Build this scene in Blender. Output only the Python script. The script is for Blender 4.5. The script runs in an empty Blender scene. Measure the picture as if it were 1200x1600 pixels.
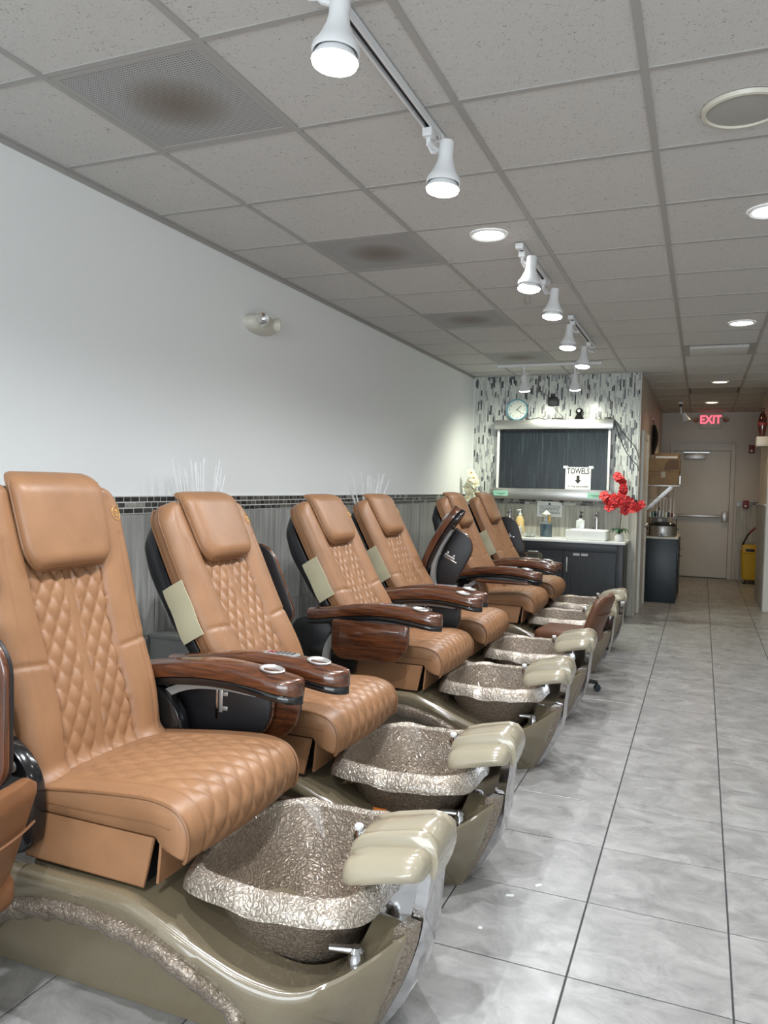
import bpy, bmesh, math, random
from mathutils import Vector, Matrix
PI = math.pi
random.seed(7)
scene = bpy.context.scene
COL = scene.collection

# ------------------------------------------------------------------ camera
cam_d = bpy.data.cameras.new('camera')
cam_d.sensor_fit = 'VERTICAL'; cam_d.sensor_height = 36.0
cam_d.lens = 36.0 * 1215.9 / 1600.0
cam_d.clip_start = 0.05
cam = bpy.data.objects.new('camera', cam_d); COL.objects.link(cam)
yaw, pitch, roll = .3872, -.0349, .0242
fw = Vector((-math.sin(yaw)*math.cos(pitch), math.cos(yaw)*math.cos(pitch), math.sin(pitch)))
rt = Vector((math.cos(yaw), math.sin(yaw), 0)); up = rt.cross(fw)
r2 = math.cos(roll)*rt + math.sin(roll)*up; u2 = -math.sin(roll)*rt + math.cos(roll)*up
M = Matrix(((r2.x, u2.x, -fw.x, 0), (r2.y, u2.y, -fw.y, 0), (r2.z, u2.z, -fw.z, 0), (0, 0, 0, 1)))
M.translation = Vector((0, 0, 1.391))
cam.matrix_world = M
scene.camera = cam

# ------------------------------------------------------------------ world, window light, exposure
W = bpy.data.worlds.new('world'); scene.world = W; W.use_nodes = True
W.node_tree.nodes['Background'].inputs[0].default_value = (.8, .9, 1, 1)
W.node_tree.nodes['Background'].inputs[1].default_value = .6
vs = scene.view_settings
vs.view_transform = 'Standard'; vs.look = 'None'; vs.gamma = 1.0; vs.use_curve_mapping = False
vs.exposure = 0.95

def area(name, loc, rot, sx, sy, power, col):
    l = bpy.data.lights.new(name, 'AREA'); l.shape = 'RECTANGLE'; l.size = sx; l.size_y = sy
    l.energy = power; l.color = col
    o = bpy.data.objects.new(name, l); COL.objects.link(o); o.location = loc; o.rotation_euler = rot
    return o
# daylight through the shop window in the street wall behind the camera
area('window_daylight', (0.2, -3.9, 1.45), (PI/2, 0, 0), 4.6, 2.0, 112, (.86, .94, 1.0))

TRACK_POWER, TRACK_COL = 44, (.94, .97, 1.0)
DOWN_POWER, DOWN_COL = 11, (1.0, .97, .92)
HALL_POWER, HALL_COL = 17, (1.0, .76, .48)

# ------------------------------------------------------------------ room measures
XL, XR, YF, YA, YD, H = -2.548, 3.4, -4.0, 9.006, 13.76, 2.693
XH = -.653          # left wall of the hall = right end of the tiled wall
XHR, YHR = .71, 10.2
CX0, CY0, CT = -2.0414, 1.9597, .61
FX0, FY0, FTX, FTY = -.3099, 2.2251, .4373, .4363

# ------------------------------------------------------------------ materials
def nodes(name):
    m = bpy.data.materials.new(name); m.use_nodes = True
    nt = m.node_tree; b = nt.nodes['Principled BSDF']
    return m, nt, b
def N(nt, t, **k):
    n = nt.nodes.new(t)
    for a, v in k.items():
        if a in n.inputs: n.inputs[a].default_value = v
        else: setattr(n, a, v)
    return n
def L(nt, a, ao, b, bi): nt.links.new(a.outputs[ao], b.inputs[bi])
def ramp(nt, stops):
    r = nt.nodes.new('ShaderNodeValToRGB'); e = r.color_ramp.elements
    while len(e) < len(stops): e.new(.5)
    for el, (p, c) in zip(e, stops): el.position = p; el.color = (*c, 1)
    return r
def plain(name, col, rough=.5, metal=0, coat=0, bump=0, bscale=200, spec=.5, emit=None, es=1, trans=0, alpha=1):
    m, nt, b = nodes(name)
    b.inputs['Base Color'].default_value = (*col, 1); b.inputs['Roughness'].default_value = rough
    b.inputs['Metallic'].default_value = metal; b.inputs['Coat Weight'].default_value = coat
    b.inputs['Coat Roughness'].default_value = .06
    b.inputs['Specular IOR Level'].default_value = spec
    if trans: b.inputs['Transmission Weight'].default_value = trans
    if emit: b.inputs['Emission Color'].default_value = (*emit, 1); b.inputs['Emission Strength'].default_value = es
    if bump:
        tc = N(nt, 'ShaderNodeTexCoord'); n = N(nt, 'ShaderNodeTexNoise', Scale=bscale, Detail=3.0)
        bp = N(nt, 'ShaderNodeBump', Strength=bump, Distance=.002)
        L(nt, tc, 'Object', n, 'Vector'); L(nt, n, 'Fac', bp, 'Height'); L(nt, bp, 'Normal', b, 'Normal')
    return m
def mottled(name, stops, scale, rough=.4, stretch=(1, 1, 1), bump=.0, detail=6, coat=0, metal=0, dist=.5, world=True, rnd=.0):
    m, nt, b = nodes(name)
    b.inputs['Roughness'].default_value = rough; b.inputs['Coat Weight'].default_value = coat; b.inputs['Metallic'].default_value = metal
    b.inputs['Coat Roughness'].default_value = .05
    if world:
        src = N(nt, 'ShaderNodeNewGeometry'); so = 'Position'
    else:
        src = N(nt, 'ShaderNodeTexCoord'); so = 'Object'
    mp = N(nt, 'ShaderNodeMapping'); mp.inputs['Scale'].default_value = stretch
    if rnd:
        oi = N(nt, 'ShaderNodeObjectInfo'); cm = N(nt, 'ShaderNodeCombineXYZ'); mu = N(nt, 'ShaderNodeMath', operation='MULTIPLY'); mu.inputs[1].default_value = rnd
        L(nt, oi, 'Random', mu, 0); L(nt, mu, 0, cm, 'X'); L(nt, mu, 0, cm, 'Y'); L(nt, mu, 0, cm, 'Z'); L(nt, cm, 0, mp, 'Location')
    n = N(nt, 'ShaderNodeTexNoise', Scale=scale, Detail=detail, Distortion=dist)
    L(nt, src, so, mp, 'Vector'); L(nt, mp, 0, n, 'Vector')
    r = ramp(nt, stops); L(nt, n, 'Fac', r, 0); L(nt, r, 0, b, 'Base Color')
    if bump:
        bp = N(nt, 'ShaderNodeBump', Strength=bump, Distance=.004); L(nt, n, 'Fac', bp, 'Height'); L(nt, bp, 0, b, 'Normal')
    return m

MAT = {}
MAT['paint'] = plain('white_wall_paint', (.885, .90, .895), .45, bump=.05, bscale=60)
MAT['hallpaint'] = plain('warm_hall_paint', (.56, .50, .42), .35)
MAT['ceil_tile'] = None
def ceiling_mat():
    m, nt, b = nodes('fissured_ceiling_tile'); b.inputs['Roughness'].default_value = .9
    g = N(nt, 'ShaderNodeNewGeometry')
    n1 = N(nt, 'ShaderNodeTexNoise', Scale=55.0, Detail=3.0, Distortion=1.2)
    n2 = N(nt, 'ShaderNodeTexNoise', Scale=160.0, Detail=2.0)
    L(nt, g, 'Position', n1, 'Vector'); L(nt, g, 'Position', n2, 'Vector')
    mx = N(nt, 'ShaderNodeMath', operation='MULTIPLY'); L(nt, n1, 'Fac', mx, 0); L(nt, n2, 'Fac', mx, 1)
    r = ramp(nt, [(.10, (.26, .245, .235)), (.165, (.60, .59, .57)), (.6, (.64, .625, .605))])
    L(nt, mx, 0, r, 0); L(nt, r, 0, b, 'Base Color')
    bp = N(nt, 'ShaderNodeBump', Strength=.35, Distance=.003); L(nt, mx, 0, bp, 'Height'); L(nt, bp, 0, b, 'Normal')
    return m
MAT['ceil_tile'] = ceiling_mat()
MAT['tee'] = plain('ceiling_grid_metal', (.40, .388, .372), .5)
def perf_mat():
    m, nt, b = nodes('perforated_vent_sheet'); b.inputs['Roughness'].default_value = .6
    tc = N(nt, 'ShaderNodeTexCoord'); v = N(nt, 'ShaderNodeTexVoronoi', Scale=95.0, Randomness=.0)
    L(nt, tc, 'Object', v, 'Vector')
    r = ramp(nt, [(.30, (.14, .14, .14)), (.42, (.47, .47, .465))]); L(nt, v, 'Distance', r, 0)
    # rusty stain of the round duct neck seen through the holes
    ln = N(nt, 'ShaderNodeVectorMath', operation='LENGTH'); L(nt, tc, 'Object', ln, 0)
    r2 = ramp(nt, [(.02, (.55, .46, .40)), (.12, (.72, .66, .60)), (.2, (1, 1, 1))]); L(nt, ln, 'Value', r2, 0)
    mx = N(nt, 'ShaderNodeMix', data_type='RGBA', blend_type='MULTIPLY'); mx.inputs[0].default_value = 1
    nt.links.new(r.outputs[0], mx.inputs[6]); nt.links.new(r2.outputs[0], mx.inputs[7]); nt.links.new(mx.outputs[2], b.inputs['Base Color'])
    return m
MAT['perf'] = perf_mat()
MAT['grout'] = plain('dark_floor_grout', (.05, .05, .055), .8)
MAT['wgrout'] = plain('wall_grout', (.58, .58, .56), .8)
def floor_mat():
    m, nt, b = nodes('grey_stone_floor_tile'); b.inputs['Roughness'].default_value = .32
    g = N(nt, 'ShaderNodeNewGeometry'); oi = N(nt, 'ShaderNodeObjectInfo')
    cm = N(nt, 'ShaderNodeCombineXYZ'); mu = N(nt, 'ShaderNodeMath', operation='MULTIPLY'); mu.inputs[1].default_value = 40
    L(nt, oi, 'Random', mu, 0); L(nt, mu, 0, cm, 'Z'); L(nt, mu, 0, cm, 'X')
    mp = N(nt, 'ShaderNodeMapping'); mp.inputs['Scale'].default_value = (1, 1.35, 1); mp.inputs['Rotation'].default_value = (0, 0, .5)
    L(nt, g, 'Position', mp, 'Vector'); L(nt, cm, 0, mp, 'Location')
    n = N(nt, 'ShaderNodeTexNoise', Scale=5.5, Detail=11.0, Roughness=.72, Distortion=.8); L(nt, mp, 0, n, 'Vector')
    r = ramp(nt, [(.33, (.235, .232, .229)), (.46, (.305, .301, .296)), (.56, (.37, .365, .358)), (.70, (.47, .462, .452))])
    L(nt, n, 'Fac', r, 0); L(nt, r, 0, b, 'Base Color')
    n2 = N(nt, 'ShaderNodeTexNoise', Scale=14.0, Detail=4.0); L(nt, g, 'Position', n2, 'Vector')
    r3 = ramp(nt, [(.3, (.24, .24, .24)), (.7, (.42, .42, .42))]); L(nt, n2, 'Fac', r3, 0); L(nt, r3, 0, b, 'Roughness')
    return m
MAT['floor'] = floor_mat()
def vein_tile(name, stops, rough=.35):
    return mottled(name, stops, 3.2, rough, (9, 9, .55), detail=7, dist=.35, rnd=30)
MAT['wtile'] = vein_tile('grey_wood_look_wall_tile', [(.25, (.17, .17, .16)), (.5, (.29, .29, .275)), (.75, (.43, .425, .41))])
MAT['atile'] = vein_tile('beige_striped_wall_tile', [(.25, (.22, .21, .18)), (.5, (.40, .39, .34)), (.75, (.55, .53, .47))])
for k, c in enumerate([(.66, .68, .64), (.52, .54, .52), (.34, .35, .36), (.15, .155, .165), (.075, .08, .088)]):
    MAT['strip%d' % k] = plain('glass_strip_%d' % k, c, .22)
for k, c in enumerate([(.030, .030, .028), (.065, .063, .058), (.12, .115, .10), (.28, .27, .245)]):
    MAT['brick%d' % k] = mottled('mosaic_brick_%d' % k, [(.3, tuple(x*.6 for x in c)), (.7, tuple(x*1.3 for x in c))], 60, .2, rnd=20)
def leather(name, c, rough=.42, bs=420):
    m, nt, b = nodes(name); b.inputs['Roughness'].default_value = rough; b.inputs['Specular IOR Level'].default_value = .45
    tc = N(nt, 'ShaderNodeTexCoord')
    v = N(nt, 'ShaderNodeTexVoronoi', Scale=bs); n = N(nt, 'ShaderNodeTexNoise', Scale=9.0, Detail=5.0)
    n3 = N(nt, 'ShaderNodeTexNoise', Scale=26.0, Detail=2.0, Distortion=.6)
    for q in (v, n, n3): L(nt, tc, 'Object', q, 'Vector')
    r = ramp(nt, [(.3, tuple(x*.88 for x in c)), (.7, tuple(min(1, x*1.08) for x in c))]); L(nt, n, 'Fac', r, 0); L(nt, r, 0, b, 'Base Color')
    b1 = N(nt, 'ShaderNodeBump', Strength=.12, Distance=.001); L(nt, v, 'Distance', b1, 'Height')
    b2 = N(nt, 'ShaderNodeBump', Strength=.16, Distance=.006); L(nt, n3, 'Fac', b2, 'Height'); L(nt, b1, 0, b2, 'Normal'); L(nt, b2, 0, b, 'Normal')
    return m
MAT['tan'] = leather('tan_leather', (.298, .151, .074))
MAT['tan_dark'] = leather('tan_leather_piping', (.22, .105, .048))
MAT['brown'] = leather('brown_leather', (.125, .052, .027), .38)
MAT['rust'] = leather('rust_leather', (.20, .085, .036), .36)
MAT['blackleather'] = leather('black_leather', (.012, .012, .014), .34)
MAT['black'] = plain('glossy_black_plastic', (.008, .008, .009), .16, coat=.4)
MAT['blackmatte'] = plain('matte_black_plastic', (.014, .013, .015), .45)
def wood_mat():
    m, nt, b = nodes('glossy_mahogany_wood'); b.inputs['Roughness'].default_value = .25
    b.inputs['Coat Weight'].default_value = 1; b.inputs['Coat Roughness'].default_value = .04
    tc = N(nt, 'ShaderNodeTexCoord'); mp = N(nt, 'ShaderNodeMapping'); mp.inputs['Scale'].default_value = (1.2, 14, 14)
    n = N(nt, 'ShaderNodeTexNoise', Scale=3.5, Detail=6.0, Distortion=1.0); L(nt, tc, 'Object', mp, 'Vector'); L(nt, mp, 0, n, 'Vector')
    r = ramp(nt, [(.3, (.028, .0085, .004)), (.5, (.085, .026, .0095)), (.7, (.15, .05, .018))]); L(nt, n, 'Fac', r, 0); L(nt, r, 0, b, 'Base Color')
    return m
MAT['wood'] = wood_mat()
MAT['olive'] = mottled('glossy_olive_gelcoat', [(.3, (.17, .138, .088)), (.7, (.19, .157, .102))], 260, .22, coat=.9, detail=2, world=False)
MAT['pad'] = plain('glossy_beige_pad', (.345, .305, .222), .2, coat=.8)
def crinkle(name, c0, c1, metal):
    m, nt, b = nodes(name); b.inputs['Metallic'].default_value = metal; b.inputs['Roughness'].default_value = .26; b.inputs['Coat Weight'].default_value = .5
    tc = N(nt, 'ShaderNodeTexCoord'); d = N(nt, 'ShaderNodeTexNoise', Scale=16.0, Detail=3.0)
    L(nt, tc, 'Object', d, 'Vector')
    vm = N(nt, 'ShaderNodeVectorMath', operation='MULTIPLY_ADD'); vm.inputs[1].default_value = (.10, .10, .10)
    L(nt, d, 'Color', vm, 0); L(nt, tc, 'Object', vm, 2)
    v = N(nt, 'ShaderNodeTexVoronoi', Scale=62.0, feature='DISTANCE_TO_EDGE'); L(nt, vm, 0, v, 'Vector')
    v2 = N(nt, 'ShaderNodeTexVoronoi', Scale=150.0, feature='DISTANCE_TO_EDGE'); L(nt, vm, 0, v2, 'Vector')
    r = ramp(nt, [(.0, c0), (.09, c1)]); L(nt, v, 'Distance', r, 0); L(nt, r, 0, b, 'Base Color')
    b1 = N(nt, 'ShaderNodeBump', Strength=.75, Distance=.006); L(nt, v, 'Distance', b1, 'Height')
    b2 = N(nt, 'ShaderNodeBump', Strength=.5, Distance=.003); L(nt, v2, 'Distance', b2, 'Height'); L(nt, b1, 0, b2, 'Normal'); L(nt, b2, 0, b, 'Normal')
    return m
MAT['crinkle'] = crinkle('crinkled_bronze_foil', (.14, .105, .075), (.29, .235, .185), .45)
MAT['crinkle_rim'] = crinkle('crinkled_pale_bronze_foil', (.20, .155, .12), (.47, .415, .35), .6)
MAT['chrome'] = plain('chrome', (.56, .56, .575), .08, metal=1)
MAT['steel'] = mottled('brushed_steel', [(.3, (.42, .42, .40)), (.7, (.56, .56, .54))], 4, .3, (2, 60, 60), metal=.9)
MAT['silver'] = plain('satin_silver', (.50, .49, .48), .35, metal=.6)
MAT['greyband'] = plain('grey_plastic_band', (.27, .265, .255), .35)
MAT['khaki'] = plain('khaki_cloth', (.47, .43, .29), .85, bump=.3, bscale=300)
MAT['gold'] = plain('gold_thread', (.62, .36, .10), .35, metal=.3)
MAT['white'] = plain('white_gloss', (.80, .81, .80), .2)
MAT['whitem'] = plain('white_lamp_metal', (.78, .79, .80), .4)
MAT['cream'] = plain('cream_plastic', (.66, .63, .54), .35)
MAT['trimw'] = plain('white_trim_paint', (.66, .65, .60), .35)
MAT['paper'] = plain('white_paper', (.78, .80, .80), .7)
MAT['ink'] = plain('black_ink', (.02, .02, .022), .6)
MAT['mint'] = plain('mint_paper', (.28, .55, .43), .7)
MAT['charcoal'] = plain('charcoal_cabinet_paint', (.030, .034, .040), .42, bump=.05, bscale=80)
MAT['navy'] = plain('blue_black_cabinet_paint', (.022, .034, .044), .4)
def water_glass():
    m, nt, b = nodes('dark_wet_slate'); b.inputs['Roughness'].default_value = .12; b.inputs['Specular IOR Level'].default_value = .6
    tc = N(nt, 'ShaderNodeTexCoord'); mp = N(nt, 'ShaderNodeMapping'); mp.inputs['Scale'].default_value = (22, 1, 1.1)
    n = N(nt, 'ShaderNodeTexNoise', Scale=2.2, Detail=5.0); L(nt, tc, 'Object', mp, 'Vector'); L(nt, mp, 0, n, 'Vector')
    r = ramp(nt, [(.35, (.006, .009, .012)), (.6, (.013, .019, .023)), (.75, (.026, .034, .037))]); L(nt, n, 'Fac', r, 0); L(nt, r, 0, b, 'Base Color')
    bp = N(nt, 'ShaderNodeBump', Strength=.1, Distance=.002); L(nt, n, 'Fac', bp, 'Height'); L(nt, bp, 0, b, 'Normal')
    return m
MAT['waterpanel'] = water_glass()
MAT['bulb'] = plain('lit_bulb', (1, 1, 1), .5, emit=(.94, .97, 1), es=9)
MAT['dlens'] = plain('lit_downlight', (1, 1, 1), .5, emit=(1, .98, .95), es=7)
MAT['hlens'] = plain('lit_warm_downlight', (1, 1, 1), .5, emit=(1, .84, .55), es=4)
MAT['exitred'] = plain('lit_exit_letters', (.8, .1, .1), .5, emit=(1, .08, .13), es=1.3)
MAT['speaker'] = plain('speaker_grille', (.40, .39, .36), .7, bump=.5, bscale=500)
MAT['blueframe'] = plain('teal_clock_rim', (.10, .33, .42), .3)
MAT['face'] = plain('clock_face', (.74, .77, .70), .5)
MAT['door'] = mottled('scuffed_door_paint', [(.3, (.50, .47, .40)), (.6, (.56, .52, .45)), (.8, (.59, .55, .48))], 2.2, .35, bump=.03)
MAT['card'] = mottled('brown_cardboard', [(.3, (.20, .135, .075)), (.7, (.27, .185, .105))], 8, .8)
MAT['yellow'] = plain('yellow_plastic', (.62, .40, .015), .4)
MAT['orange'] = plain('orange_plastic', (.85, .22, .02), .4)
MAT['red'] = plain('red_petal', (.62, .025, .03), .5)
MAT['redgloss'] = plain('dark_red_glaze', (.055, .006, .007), .12, coat=.8)
MAT['redbox'] = plain('dark_red_box', (.24, .03, .04), .45)
MAT['petal'] = plain('cream_petal', (.80, .80, .62), .5)
MAT['leaf'] = plain('dark_green_leaf', (.03, .10, .045), .4)
MAT['stem'] = plain('brown_stem', (.12, .07, .035), .6)
MAT['stick'] = plain('white_twig', (.93, .93, .93), .6)
MAT['glass'] = plain('clear_glass', (.93, .96, .96), .04, trans=.95)
MAT['bluegel'] = plain('blue_liquid', (.004, .085, .15), .1, coat=.6)
MAT['soap'] = plain('amber_soap', (.72, .52, .22), .2, coat=.5)
MAT['gel'] = plain('clear_gel_bottle', (.62, .66, .66), .15, coat=.5)
MAT['stone'] = plain('grey_stone_cabinet', (.20, .205, .19), .5)
MAT['bronze'] = plain('bronze_plate', (.20, .17, .12), .4, metal=.5)
MAT['tealitem'] = plain('teal_plastic', (.03, .16, .13), .4)
MAT['lampshell'] = plain('emergency_lamp_shell', (.62, .60, .52), .4)
MAT['reflector'] = plain('faceted_reflector', (.75, .76, .77), .12, metal=1, bump=.8, bscale=90)

# ------------------------------------------------------------------ mesh helpers
class MB:
    def __init__(s): s.v = []; s.f = []; s.mi = []; s.mats = []
    def m(s, mat):
        mat = MAT[mat] if isinstance(mat, str) else mat
        if mat not in s.mats: s.mats.append(mat)
        return s.mats.index(mat)
    def add(s, vs, fs, mat, T=None):
        k = len(s.v); i = s.m(mat)
        for p in vs:
            p = Vector(p)
            s.v.append(tuple(T @ p) if T is not None else tuple(p))
        for f in fs: s.f.append(tuple(k+a for a in f)); s.mi.append(i)
        return s
    def box(s, x0, x1, y0, y1, z0, z1, mat, bev=0, T=None, seg=2):
        if bev <= 0:
            vs = [(x, y, z) for x in (x0, x1) for y in (y0, y1) for z in (z0, z1)]
            return s.add(vs, [(0, 1, 3, 2), (4, 6, 7, 5), (0, 4, 5, 1), (2, 3, 7, 6), (0, 2, 6, 4), (1, 5, 7, 3)], mat, T)
        bm = bmesh.new(); bmesh.ops.create_cube(bm, size=1)
        for v in bm.verts: v.co = Vector(((x0+x1)/2+v.co.x*(x1-x0), (y0+y1)/2+v.co.y*(y1-y0), (z0+z1)/2+v.co.z*(z1-z0)))
        bmesh.ops.bevel(bm, geom=bm.edges[:], offset=bev, segments=seg, affect='EDGES', profile=.5)
        bm.verts.index_update()
        s.add([v.co.copy() for v in bm.verts], [[v.index for v in f.verts] for f in bm.faces], mat, T); bm.free(); return s
    def loft(s, rings, mat, closed=True, cap0=True, cap1=True, T=None):
        n = len(rings[0]); vs = [p for r in rings for p in r]; fs = []
        for i in range(len(rings)-1):
            for j in range(n if closed else n-1):
                a = i*n+j; b = i*n+(j+1) % n
                fs.append((a, b, b+n, a+n))
        if cap0: fs.append(tuple(range(n-1, -1, -1)))
        if cap1: fs.append(tuple((len(rings)-1)*n+j for j in range(n)))
        return s.add(vs, fs, mat, T)
    def tube(s, pts, r, mat, n=8, T=None, caps=True, closed=False):
        pts = [Vector(p) for p in pts]; rings = []; m = len(pts)
        rr = r if isinstance(r, (list, tuple)) else [r]*m
        prev = None
        for i, p in enumerate(pts):
            if closed: t = (pts[(i+1) % m]-pts[(i-1) % m])
            else: t = pts[min(i+1, m-1)]-pts[max(i-1, 0)]
            if t.length < 1e-9: t = Vector((0, 0, 1))
            t.normalize()
            if prev is None:
                a = Vector((0, 0, 1)) if abs(t.z) < .9 else Vector((1, 0, 0)); nrm = t.cross(a).normalized()
            else:
                nrm = prev - t*prev.dot(t)
                nrm = nrm.normalized() if nrm.length > 1e-6 else t.orthogonal().normalized()
            prev = nrm; b = t.cross(nrm)
            rings.append([tuple(p+rr[i]*(math.cos(2*PI*j/n)*nrm+math.sin(2*PI*j/n)*b)) for j in range(n)])
        if closed: rings.append(rings[0]); caps = False
        return s.loft(rings, mat, True, caps, caps, T)
    def lathe(s, prof, mat, n=24, c=(0, 0, 0), T=None, cap0=True, cap1=True, sx=1, sy=1):
        rings = [[(c[0]+sx*r*math.cos(2*PI*j/n), c[1]+sy*r*math.sin(2*PI*j/n), c[2]+z) for j in range(n)] for r, z in prof]
        return s.loft(rings, mat, True, cap0, cap1, T)
    def prism(s, poly, d0, d1, mat, plane='xz', T=None, bev=0):
        # poly in plane, extruded along the remaining axis
        def P(a, b, d): return {'xz': (a, d, b), 'xy': (a, b, d), 'yz': (d, a, b)}[plane]
        n = len(poly)
        if bev:
            cx = sum(p[0] for p in poly)/n; cz = sum(p[1] for p in poly)/n
            def ins(e):
                out = []
                for a, b in poly:
                    l = math.hypot(a-cx, b-cz) or 1; k = max(0, l-e)/l; out.append((cx+(a-cx)*k, cz+(b-cz)*k))
                return out
            sg = 1 if d1 > d0 else -1
            rings = [[P(*q, d0) for q in ins(bev)], [P(*q, d0+sg*bev*.3) for q in ins(bev*.3)], [P(*q, d0+sg*bev) for q in poly],
                     [P(*q, d1-sg*bev) for q in poly], [P(*q, d1-sg*bev*.3) for q in ins(bev*.3)], [P(*q, d1) for q in ins(bev)]]
        else: rings = [[P(*q, d0) for q in poly], [P(*q, d1) for q in poly]]
        return s.loft(rings, mat, True, True, True, T)
    def mesh(s, name, smooth=True, ang=38):
        me = bpy.data.meshes.new(name); me.from_pydata(s.v, [], s.f); me.validate()
        for m in s.mats: me.materials.append(m)
        if len(me.polygons) == len(s.mi): me.polygons.foreach_set('material_index', s.mi)
        bm = bmesh.new(); bm.from_mesh(me); bmesh.ops.recalc_face_normals(bm, faces=bm.faces); bm.to_mesh(me); bm.free()
        if smooth:
            me.polygons.foreach_set('use_smooth', [True]*len(me.polygons)); me.set_sharp_from_angle(angle=math.radians(ang))
        me.update(); return me
    def ob(s, name, parent=None, loc=(0, 0, 0), rot=(0, 0, 0), smooth=True, ang=38, **props):
        return obj(name, s.mesh(name, smooth, ang), parent, loc, rot, **props)
def obj(name, me, parent=None, loc=(0, 0, 0), rot=(0, 0, 0), **props):
    o = bpy.data.objects.new(name, me); COL.objects.link(o); o.location = loc; o.rotation_euler = rot
    if parent: o.parent = parent
    for k, v in props.items():
        if v is not None: o[k] = v
    return o
def thing(name, label, category, loc=(0, 0, 0), rz=0, group=None):
    o = bpy.data.objects.new(name, None); COL.objects.link(o); o.location = loc; o.rotation_euler = (0, 0, rz)
    o.empty_display_size = .1
    o['label'] = label; o['category'] = category
    if group: o['group'] = group
    return o
def struct(b, name, parent=None, smooth=False):
    o = b.ob(name, parent, smooth=smooth)
    if parent is None: o['kind'] = 'structure'
    return o
def text_mesh(txt, size, mat, depth=.001, align='CENTER', sx=1, bold=0):
    c = bpy.data.curves.new('lettering', 'FONT'); c.body = txt; c.size = size; c.extrude = depth; c.align_x = align; c.align_y = 'CENTER'
    c.resolution_u = 2; c.offset = bold
    o = bpy.data.objects.new('lettering', c); COL.objects.link(o)
    dg = bpy.context.evaluated_depsgraph_get(); dg.update()
    me = bpy.data.meshes.new_from_object(o.evaluated_get(dg)); COL.objects.unlink(o); bpy.data.objects.remove(o)
    me.transform(Matrix.Diagonal((sx, 1, 1, 1)))
    me.materials.clear(); me.materials.append(MAT[mat]); return me
CACHE = {}
def cached(key, fn):
    if key not in CACHE: CACHE[key] = fn()
    return CACHE[key]
def interp(tab, x):
    if x <= tab[0][0]: return tab[0][1]
    for (a, p), (b, q) in zip(tab, tab[1:]):
        if x <= b:
            t = (x-a)/(b-a); t = t*t*(3-2*t); return p+(q-p)*t
    return tab[-1][1]
def lin(tab, x):
    if x <= tab[0][0]: return tab[0][1]
    for (a, p), (b, q) in zip(tab, tab[1:]):
        if x <= b: return p+(q-p)*(x-a)/(b-a)
    return tab[-1][1]
def smoothpoly(pts, n=2, closed=False):
    pts = [Vector(p) for p in pts]
    for _ in range(n):
        out = [] if closed else [pts[0]]
        for a, b in zip(pts, pts[1:]+([pts[0]] if closed else [])): out += [a*.75+b*.25, a*.25+b*.75]
        if not closed: out.append(pts[-1])
        pts = out
    return pts
def rrect(x0, x1, z0, z1, r, n=5):
    if not isinstance(r, (list, tuple)): r = [r]*4
    out = []
    for (cx, cz, a0, rr) in ((x1-r[0], z1-r[0], 0, r[0]), (x0+r[1], z1-r[1], PI/2, r[1]), (x0+r[2], z0+r[2], PI, r[2]), (x1-r[3], z0+r[3], 1.5*PI, r[3])):
        for i in range(n+1):
            a = a0+PI/2*i/n; out.append((cx+rr*math.cos(a), cz+rr*math.sin(a)))
    return out

# ================================================================== SETTING
b = MB(); b.box(XL-.1, XR+.1, YF-.1, YD+.1, -.12, -.004, 'grout'); floor = struct(b, 'floor')
b = MB(); b.box(XL-.1, XR+.1, YF-.1, YD+.1, H+.03, H+.13, 'tee'); ceiling = struct(b, 'ceiling')
b = MB(); b.box(XL-.14, XL, YF-.1, YD+.1, -.12, H+.03, 'paint'); wall_left = struct(b, 'wall_left')
b = MB(); b.box(XL, XH, YA, YD+.1, -.004, H+.03, 'hallpaint'); wall_back = struct(b, 'wall_back')
b = MB(); b.box(XH, XR, YD, YD+.14, -.004, H+.03, 'hallpaint'); wall_end = struct(b, 'wall_end')
b = MB(); b.box(XHR, XR, YHR, 11.55, -.004, H+.03, 'hallpaint'); b.box(.87, XR, 11.55, YD, -.004, H+.03, 'hallpaint'); wall_hall = struct(b, 'wall_hall')
b = MB(); b.box(XR, XR+.14, YF-.1, YHR, -.004, H+.03, 'paint'); wall_right = struct(b, 'wall_right')
b = MB()
b.box(XL, -2.2, YF-.14, YF, -.004, H+.03, 'paint'); b.box(2.6, XR, YF-.14, YF, -.004, H+.03, 'paint')
b.box(-2.2, 2.6, YF-.14, YF, 2.5, H+.03, 'paint'); b.box(-2.2, 2.6, YF-.14, YF, -.004, .4, 'paint')
wall_front = struct(b, 'wall_front')
b = MB()
for x in (-2.17, -.6, 1.0, 2.57): b.box(x-.03, x+.03, YF-.1, YF-.04, .4, 2.5, 'steel')
b.box(-2.2, 2.6, YF-.1, YF-.04, .4, .46, 'steel'); b.box(-2.2, 2.6, YF-.1, YF-.04, 2.44, 2.5, 'steel')
win = struct(b, 'window_1')
b = MB(); b.box(-2.14, 2.54, YF-.08, YF-.07, .46, 2.44, 'glass'); b.ob('pane', win, smooth=False)

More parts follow.
